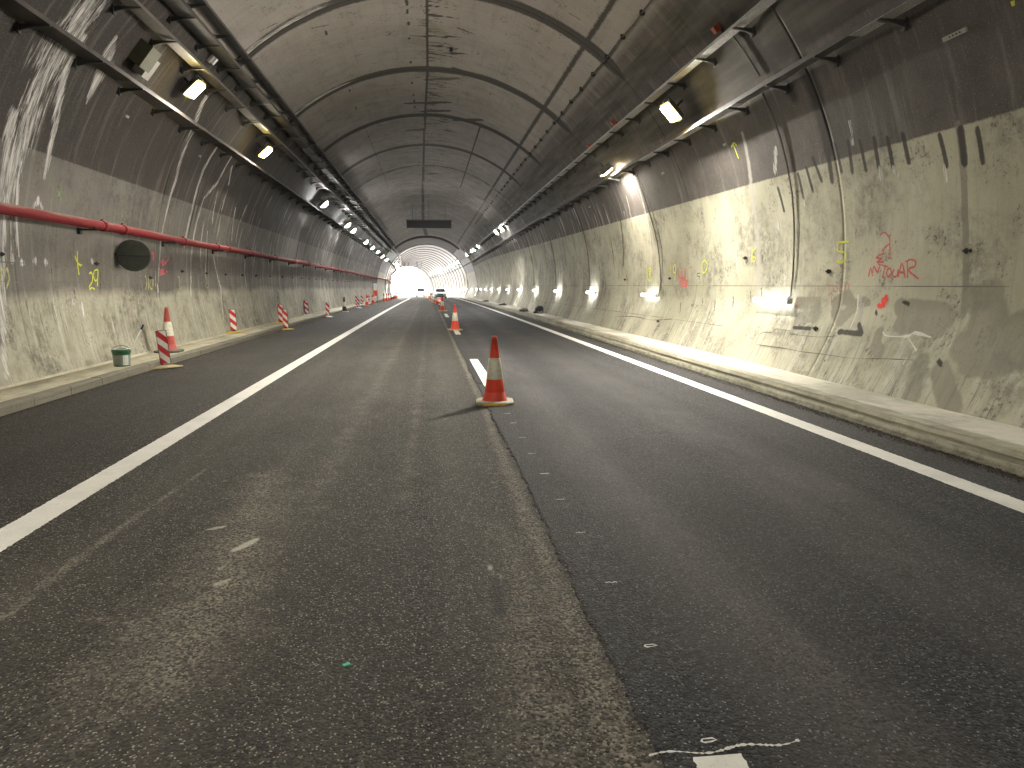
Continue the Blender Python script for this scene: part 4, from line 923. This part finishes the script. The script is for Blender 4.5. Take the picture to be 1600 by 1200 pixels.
fitting('sensor', 'small black sensor hanging from the crown', 'sensor', (705, 75), [('sensor_body', bx((0, 0, .05), (.09, .09, .1)), 'black')])
cl = MB(); cl.lathe([(.05, 0), (.05, .03), (.03, .035), (.03, .05)], 12); cl.box((0, -.09, .02), (.05, .03, .04)); clm = cl.mesh('anchor_plate', M['clamp']); c2 = MB(); c2.box((0, 0, .06), (.03, .03, .04)); c2m = c2.mesh('anchor_bolt', M['clamp'])
spots = [(150, 412), (234, 434), (284, 424), (322, 427), (352, 429), (378, 430), (399, 431)]
n = 0
def clampat(a, y, lab, s=1.0):
    t = thing('wall_anchor', lab, 'wall anchor', group='dark anchors at chest height on the walls'); t.matrix_world = frame_at(a, y) @ Matrix.Scale(s*.75, 4); link('anchor_plate', clm, t); link('anchor_bolt', c2m, t)
for i, q in enumerate(spots): a, y = p2w(*q); clampat(a, y, ['dark anchor above the yellow 29', 'dark anchor over the smeared yellow figures below the disc', 'dark anchor right of the pink spray', 'dark anchor fourth along the left wall', 'dark anchor fifth along the left wall', 'dark anchor sixth along the left wall', 'dark anchor seventh along the left wall'][i])
for k, y in enumerate(np.arange(27.8, 62, 2.4)): clampat(178.5, float(y), 'dark anchor in the far even row on the left wall, %s of fifteen' % ordn[k].replace('nearest', 'first'))
for q, lab in (((1295, 424), 'dark anchor by the damp streak left of the large yellow 5'), ((1165, 403), 'dark anchor above the nearest tube light, left of the yellow 6'), ((1047, 435), 'dark anchor beside the yellow 19 next to the red scribble'), ((1511, 392), 'round rusty anchor on the olive stripe'), ((977, 437), 'dark anchor under a faint conduit, left of the yellow 18'), ((2, 397), 'round rusty anchor at the far left, below the red pipe'), ((1281, 513), 'bent dark anchor low on the right wall below the damp patches'), ((1036, 502), 'bent dark anchor low on the right wall, left of the panels')):
    a, y = p2w(*q); clampat(a, y, lab, .9)
# round disc on its bracket
y_ = 15.7; dc = P3(-6.03, y_, 2.205); t = thing('round_disc', 'round dark disc on a wall bracket under the red pipe', 'round sign', dc, rz=R_(8))
m_ = MB(); m_.lathe([(.0, -.012), (.315, -.012), (.33, -.004), (.33, .012), (.30, .018), (0, .018)], 40, rot=Matrix.Rotation(math.pi/2, 3, 'X'), cap=False); part('disc', m_, M['mirror'], t)
m_ = MB(); m_.box((-.0, -.025, -.015), (.64, .014, .022)); part('cross_bar', m_, M['black'], t)
m_ = MB(); m_.box((-.34, .02, .02), (.14, .035, .05)); m_.box((-.40, .02, .0), (.03, .08, .16)); part('wall_bracket', m_, M['bracket'], t)
# ------------------------------------------------------------------ overhead sign
t = thing('overhead_display', 'long black display panel hung from the crown over the road', 'display', P3(.14, 56, 6.27)); t.rotation_euler = (0, 0, 0)
w, h = 3.40, .56
m_ = MB(); m_.box((0, 0, 0), (w, .26, h)); part('panel_body', m_, M['black'], t); m_ = MB(); m_.box((0, -.15, h/2+.02), (w+.1, .45, .05)); part('hood', m_, M['bracket'], t)
for dx in (-1.25, .0, 1.25):
    m_ = MB(); zt_ = TCZ+math.sqrt(TR*TR-(dx+.14-TCX)**2)-6.27-h/2; m_.tube([(dx, 0, h/2), (dx, 0, h/2+zt_+.05)], .012, 6); part('hanger', m_, M['bracket'], t)
# ------------------------------------------------------------------ cones
def build_cone(label, red='red', base='basew', front=None, s=1.0, group='red and white traffic cones'):
    t = thing('traffic_cone', label, 'traffic cone', group=group); H = .91
    r = lambda z: .150-(.150-.030)*(z-.05)/(H-.05)
    m_ = MB(); m_.lathe([(.172, .045), (.165, .06), (r(.09)+.004, .09), (r(.16), .16), (r(.164)-.002, .164), (r(.17), .17), (r(.34), .34)], 28, cap=False); part('cone_body', m_, M[red], t)
    m_ = MB(); m_.lathe([(r(.34)+.001, .335), (r(.34)+.004, .34), (r(.615)+.004, .615), (r(.615)+.001, .62)], 28, cap=False); part('reflective_sleeve', m_, M['sleeve'], t)
    m_ = MB(); m_.lathe([(r(.62), .618), (r(.86), .86), (r(.862)+.004, .863), (.030, .905), (.022, .912), (.016, .90), (.0, .89)], 24, cap=False); part('cone_tip', m_, M[red], t)
    m_ = MB(); a, c = .25, .16
    oc = [(a, c), (c, a), (-c, a), (-a, c), (-a, -c), (-c, -a), (c, -a), (a, -c)]
    m_.prism([[Vector((x*k, y*k, z)) for x, y in oc] for k, z in ((.97, 0), (1, .012), (1, .036), (.93, .047))], None); part('cone_base', m_, M[base], t)
    if front:
        m_ = MB(); m_.box((.0, -.2515, .020), (.30, .004, .028)); m_.box((0.0, .2515, .020), (.30, .004, .028)); part('base_edge', m_, M[front], t)
    return t
c0 = build_cone('red and white cone in the middle of the road, nearest the camera', 'red', 'basew', 'yellow'); c0.location = (.87, 9.45, .011); c0.rotation_euler = (0, 0, R_(-4))
dup(c0, P3(.93, 25.4, .011), R_(14), 'second cone out along the centre line, standing alone behind the nearest'); dup(c0, P3(.87, 45.2, .011), R_(40), 'third cone out along the centre line')
cs = build_cone('tall faded cone on the left pavement behind the striped marker', 'redold', 'based'); cs.location = P3(-5.74, 16.5, .12); cs.scale = (1.07, 1.07, 1.09)
m_ = None
for i, (y, x) in enumerate([(66.5, .80), (72, .55), (77, .35)]):
    dup(c0, P3(x, y, .14), (R_(78), 0, R_(35+20*i)), ['nearest of the cones lying toppled on the centre line', 'middle one of the cones lying toppled on the centre line', 'farthest of the cones lying toppled on the centre line'][i], 1.15)
for i, y in enumerate([84, 92, 101, 110, 120, 131, 143, 156]): dup(c0, P3(.35 if i < 3 else .55, y, .011), i*.7, 'small far cone on the centre line before the mouth, %s beyond the toppled ones' % ordn[i].replace('nearest', 'first'))
for i, y in enumerate([59.4, 66, 77, 82, 87, 93, 99, 105, 112, 120, 129, 139]):
    dup(c0, P3(-5.0 if y < 75 else -4.7, y, .011), i*.5, ['far cone at the left kerb between striped markers', 'far cone at the left kerb before the tall red board'][i] if i < 2 else 'far cone in the left kerb row towards the mouth, %s past the tall board' % ordn[i-2].replace('nearest', 'first'))
# ------------------------------------------------------------------ striped marker panels
def build_beacon(label, base='yellow', panel='stripes'):
    t = thing('striped_marker', label, 'marker panel', group='red and white striped marker panels')
    m_ = MB(); w, z0, z1 = .085, .07, .72; ch = .025
    pf = [(-w, z0+ch), (-w+ch, z0), (w-ch, z0), (w, z0+ch), (w, z1-.01), (w-.01, z1), (-w+.01, z1), (-w, z1-.01)]
    m_.prism([[Vector((x, -.014, z)) for x, z in pf], [Vector((x, .014, z)) for x, z in pf]], None); part('panel', m_, M[panel], t)
    m_ = MB(); k = .010; pf2 = [(x*(1+k/w), z+(k if z > .4 else -k)) for x, z in pf]
    m_.prism([[Vector((x, -.010, z)) for x, z in pf2], [Vector((x, .010, z)) for x, z in pf2]], None); part('panel_rim', m_, M['black'], t)
    m_ = MB(); m_.prism([[Vector((x*s, y*s, z)) for x, y in ((.30, 0), (.20, .14), (-.20, .14), (-.30, 0), (-.20, -.14), (.20, -.14))] for s, z in ((1, 0), (1, .015), (.45, .05), (.35, .055))], None); part('foot', m_, M[base], t)
    m_ = MB(); m_.box((0, 0, .07), (.09, .05, .06)); part('socket', m_, M['black' if base == 'yellow' else 'box'], t)
    return t
b0 = build_beacon('striped marker at the kerb in front of the tall faded cone, nearest of all', 'yellowd'); b0.location = P3(-5.06, 14.35, .005); b0.rotation_euler = (R_(-2), R_(-5), R_(10))
b1 = build_beacon('leaning striped marker on the left pavement by the wall, second nearest', 'yellow'); b1.location = P3(-6.0, 22.9, .125); b1.rotation_euler = (R_(-3), R_(-3), R_(12))
def mk(src, x, y, z, rz, lab, ry=0): o = dup(src, P3(x, y, z), (0, R_(ry), rz), lab); return o
mk(b1, -5.1, 26.4, .005, R_(-14), 'striped marker with yellow foot on the road edge, front of a close pair', -4); mk(b1, -5.72, 28.6, .125, R_(5), 'striped marker on the pavement, rear of the close pair')
b2 = build_beacon('striped marker with pale foot on the pavement beside a dark-backed one', 'white'); b2.location = P3(-5.98, 36.3, .125); b2.rotation_euler = (0, R_(-4), R_(-8))
b3 = build_beacon('dark-backed marker leaning against the left wall beside a striped one', 'white', 'brown'); b3.location = P3(-6.15, 36.9, .125); b3.rotation_euler = (0, 0, R_(10))
mk(b2, -5.17, 37.5, .005, R_(-10), 'single striped marker at the kerb, with pale foot', 2); 
for i, (x, y) in enumerate([(-5.12, 53.2), (-5.35, 54.6), (-5.2, 57.2), (-5.2, 62.5), (-5.3, 65.2), (-5.1, 67), (-5.3, 71)]): mk(b2, x, y, .005 if x > -5.2 else .125, R_(-14+i*9), 'far striped marker among the cones at the left kerb, %s of seven' % ordn[i].replace('nearest', 'first'))
cb = build_cone('brown cone with a pale tip at the left kerb, alone', 'brown', 'white'); cb.location = P3(-5.14, 44.8, .005)
# tall red and white board leaning near the wall
t = thing('warning_board', 'tall red and white board standing at the left wall among cones', 'warning board', P3(-5.35, 74, .12), rz=R_(20))
m_ = MB(); m_.box((0, 0, 1.0), (.42, .03, .9)); part('board', m_, M['red'], t); m_ = MB(); m_.box((0, -.02, 1.45), (.36, .02, .7)); part('upper_panel', m_, M['white'], t); m_ = MB(); m_.box((-.18, 0, .3), (.03, .03, .6)); m_.box((.18, 0, .3), (.03, .03, .6)); m_.box((0, 0, .02), (.5, .5, .04)); part('stand', m_, M['bracket'], t)
# ------------------------------------------------------------------ paint bucket and roller
t = thing('paint_bucket', 'green paint bucket with grey label on the left pavement', 'bucket', P3(-5.62, 13.75, .121)); t.scale = (.9, .9, 1.12)
m_ = MB(); m_.lathe([(.150, 0), (.158, .008), (.168, .215)], 36, cap=False); m_.lathe([(0, .002), (.150, .002)], 36, cap=False); part('bucket_body', m_, M['green'], t)
m_ = MB(); m_.lathe([(.168, .21), (.178, .212), (.180, .275), (.174, .282), (.166, .278), (.163, .20), (0, .19)], 36, cap=False); part('rim', m_, M['green'], t)
def arcwrap(mb, r0, r1, a0, a1, z0, z1, n=14):
    vs = []; 
    for i in range(n+1):
        a = R_(a0+(a1-a0)*i/n); vs += [(r0*math.cos(a), r0*math.sin(a), z0), (r1*math.cos(a), r1*math.sin(a), z1)]
    mb.add(vs, [(2*i, 2*i+2, 2*i+3, 2*i+1) for i in range(n)], True)
m_ = MB(); arcwrap(m_, .1602, .1690, -150, 10, .016, .185); part('label', m_, M['bucketlabel'], t)
m_ = MB(); arcwrap(m_, .1612, .1700, -62, -25, .022, .18); part('label_panel', m_, M['pale'], t)
for k in range(6):
    m_ = MB(); z = .04+k*.022; arcwrap(m_, .1612+z*.048+.0016, .1612+(z+.004)*.048+.0016, -58, -30, z, z+.004, 4); part('label_line', m_, M['bucketlabel'], t)
m_ = MB(); m_.lathe([(.1, .283), (.168, .283), (.168, .272)], 30, cap=False); part('paint_spill', m_, M['white'], t)
m_ = MB(); m_.tube([(math.cos(a)*.182, math.sin(a)*.182*.4-.05, .235-.06*math.sin(a)*0+.10*abs(math.sin(a))) for a in np.linspace(0, math.pi, 12)], .004, 5); part('handle', m_, M['clamp'], t)
base = P3(-5.58, 13.76, .30)
t = thing('paint_roller', 'paint roller pole with black grip standing in the green bucket', 'paint roller', base)
m_ = MB(); m_.tube([(-.02, 0, -.10), (.12, 0, .12), (.335, 0, .50)], .0095, 8); part('pole', m_, M['white'], t); m_ = MB(); m_.tube([(.330, 0, .49), (.375, 0, .575)], .017, 8); part('grip', m_, M['black'], t)
m_ = MB(); m_.tube([(-.08, 0, -.06), (.06, 0, -.09)], .03, 10); part('roller_sleeve', m_, M['white'], t)
# ------------------------------------------------------------------ bundles on the right pavement
def lump(name, label, x, y, z, parts):
    t = thing(name, label, 'bundle', P3(x, y, z))
    for nm, (cx_, cy_, cz_), (rx, ry, rz_), mt in parts:
        vs = []; fs = []; A, B = 12, 7
        for j in range(B+1):
            for i in range(A):
                u = 2*math.pi*i/A; v = math.pi*j/B; k = 1+.16*math.sin(3*u+j*1.7+cx_*9)+.10*math.sin(5*u-j)
                vs.append((cx_+rx*k*math.sin(v)*math.cos(u), cy_+ry*k*math.sin(v)*math.sin(u), max(0.0, cz_+rz_*k*math.cos(v))))
        for j in range(B):
            for i in range(A): fs.append((j*A+i, (j+1)*A+i, (j+1)*A+(i+1) % A, j*A+(i+1) % A))
        m_ = MB(); m_.add(vs, fs, True); part(nm, m_, M[mt], t)
    return t
lump('black_bag', 'black bag and shoes slumped against the right wall', 5.5, 35.3, .205, [('bag', (0, 0, .17), (.20, .30, .19), 'cloth'), ('bag_flap', (.1, .15, .26), (.12, .16, .10), 'cloth'), ('rag', (.02, -.22, .06), (.14, .12, .09), 'clothg'), ('strap', (-.18, .2, .05), (.08, .2, .07), 'cloth')])
lump('dark_cloth', 'flat grey and black cloth heap behind the black bag', 5.15, 38.5, .205, [('cloth', (0, 0, .05), (.24, .3, .12), 'clothg'), ('cloth', (.0, -.22, .02), (.26, .12, .05), 'cloth')])
lump('dark_cloth', 'small dark heap farther along the right pavement', 5.35, 51.5, .205, [('cloth', (0, 0, .03), (.28, .4, .09), 'cloth'), ('cloth', (.1, .1, .08), (.1, .2, .08), 'cloth')])
lump('dark_cloth', 'smallest dark heap on the right pavement near the mouth', 5.3, 66, .205, [('cloth', (0, 0, .03), (.3, .5, .08), 'cloth'), ('cloth', (.1, .1, .06), (.1, .2, .07), 'cloth')])
# ------------------------------------------------------------------ vehicles
def car(x, y, rz):
    t = thing('parked_car', 'silver car facing the camera in the right lane far down the tunnel', 'car', P3(x, y, .011), rz=rz)
    # front view: the nose points to -y
    secs = [(-2.05, .80, .30, .62), (-1.95, .86, .24, .74), (-1.4, .90, .22, .90), (-.95, .91, .22, .98), (1.2, .91, .22, 1.0), (1.9, .88, .25, .98), (2.05, .80, .32, .85)]
    loops = [[Vector((-w, y_, z0+.12)), Vector((-w*.92, y_, z0)), Vector((w*.92, y_, z0)), Vector((w, y_, z0+.12)), Vector((w*1.0, y_, (z0+z1)/2)), Vector((w*.93, y_, z1-.04)), Vector((w*.75, y_, z1)), Vector((-w*.75, y_, z1)), Vector((-w*.93, y_, z1-.04)), Vector((-w*1.0, y_, (z0+z1)/2))] for y_, w, z0, z1 in secs]
    m_ = MB(); m_.prism(loops, None, True); part('body', m_, M['silver'], t)
    m_ = MB(); rf = [[Vector((-w, y_, .96)), Vector((w, y_, .96)), Vector((w*.80, y2, z)), Vector((-w*.80, y2, z))] for y_, y2, w, z in ((-.95, -.28, .82, 1.44), (.5, .45, .84, 1.50), (1.85, 1.35, .82, 1.42))]
    m_.prism(rf, None); part('cabin', m_, M['silver'], t)
    m_ = MB(); m_.add([(-.70, -.957, 1.0), (.70, -.957, 1.0), (.60, -.375, 1.41), (-.60, -.375, 1.41)], [(0, 1, 2, 3)]); part('windscreen', m_, M['glass'], t)
    for s in (-1, 1):
        m_ = MB(); m_.box((s*.62, -2.0, .66), (.34, .14, .16)); part('headlight', m_, M['headlamp'], t)
        m_ = MB(); m_.box((s*.98, -.75, 1.02), (.16, .1, .12)); part('wing_mirror', m_, M['silver'], t)
        for yy in (-1.3, 1.3):
            m_ = MB(); m_.lathe([(.20, -.1), (.31, -.1), (.33, -.06), (.33, .06), (.31, .1), (.20, .1)], 20, c=(s*.80, yy, .33), rot=Matrix.Rotation(math.pi/2, 3, 'Y')); part('wheel', m_, M['rubber'], t)
    m_ = MB(); m_.box((0, -2.07, .62), (.80, .05, .18)); part('grille', m_, M['black'], t); m_ = MB(); m_.box((0, -2.02, .38), (1.3, .12, .16)); part('bumper_intake', m_, M['black'], t)
    m_ = MB(); m_.box((0, -2.105, .50), (.5, .02, .10)); part('number_plate', m_, M['white'], t)
    return t
car(1.95, 107, R_(-2))
t = thing('works_van', 'pale works van with a roof bar near the bright mouth', 'van', P3(1.1, 163, 0), rz=R_(5))
secs = [(-2.4, .85, .35, .9), (-2.3, .92, .30, 1.1), (-1.7, .95, .3, 1.2), (-1.1, .90, .3, 1.85), (-.9, .93, .3, 1.95), (2.4, .93, .3, 1.98)]
m_ = MB(); m_.prism([[Vector((-w, y_, z0)), Vector((w, y_, z0)), Vector((w, y_, z0+.5)), Vector((w*.88, y_, z1)), Vector((-w*.88, y_, z1)), Vector((-w, y_, z0+.5))] for y_, w, z0, z1 in secs], None); part('body', m_, M['vanwhite'], t)
m_ = MB(); m_.add([(-.75, -1.72, 1.235), (.75, -1.72, 1.235), (.72, -1.14, 1.83), (-.72, -1.14, 1.83)], [(0, 1, 2, 3)]); part('windscreen', m_, M['glass'], t)
m_ = MB(); m_.box((0, 0, 2.1), (1.3, .3, .16)); part('roof_bar', m_, M['black'], t)
for s in (-1, 1):
    m_ = MB(); m_.box((s*.7, -2.4, .8), (.3, .08, .18)); part('headlight', m_, M['headlamp'], t)
    for yy in (-1.5, 1.5): m_ = MB(); m_.lathe([(.2, -.1), (.34, -.1), (.34, .1), (.2, .1)], 16, c=(s*.82, yy, .34), rot=Matrix.Rotation(math.pi/2, 3, 'Y')); part('wheel', m_, M['rubber'], t)
# ------------------------------------------------------------------ jet fans
def fan(x, y, z, lab):
    t = thing('jet_fan', lab, 'jet fan', P3(x, y, z), group='jet fans hung near the far mouth'); rot = Matrix.Rotation(math.pi/2, 3, 'X')
    m_ = MB(); m_.lathe([(.52, -1.6), (.58, -1.5), (.58, 1.5), (.52, 1.6), (.48, 1.6), (.48, -1.6), (.52, -1.6)], 24, rot=rot, cap=False); part('casing', m_, M['fan'], t)
    m_ = MB(); m_.lathe([(.05, -1.0), (.16, -.8), (.16, .8), (.05, 1.0)], 12, rot=rot); part('hub', m_, M['fan'], t)
    for k in range(8):
        a = k*math.pi/4; m_ = MB(); m_.box((.31*math.cos(a), -.7, .31*math.sin(a)), (.34, .03, .10), Matrix.Rotation(-a, 3, 'Y')); part('blade', m_, M['fan'], t)
    zt = TCZ+math.sqrt(5.9**2-(x-TCX)**2)-z
    for dy in (-1.1, 1.1):
        for dx in (-.4, .4): m_ = MB(); m_.tube([(dx, dy, .42), (dx*1.2, dy, zt+.1)], .04, 6); part('hanger', m_, M['bracket'], t)
fan(-2.1, 160, 6.15, 'left one of the two jet fans hanging before the mouth'); fan(.75, 160, 6.15, 'right one of the two jet fans hanging before the mouth')
t = fitting('exit_sign', 'small grey sign on the pale right wall beyond the collar', 'sign', [2.5, 112.0], [('sign_plate', bx((0, 0, .05), (.5, .9, .06)), 'box')])
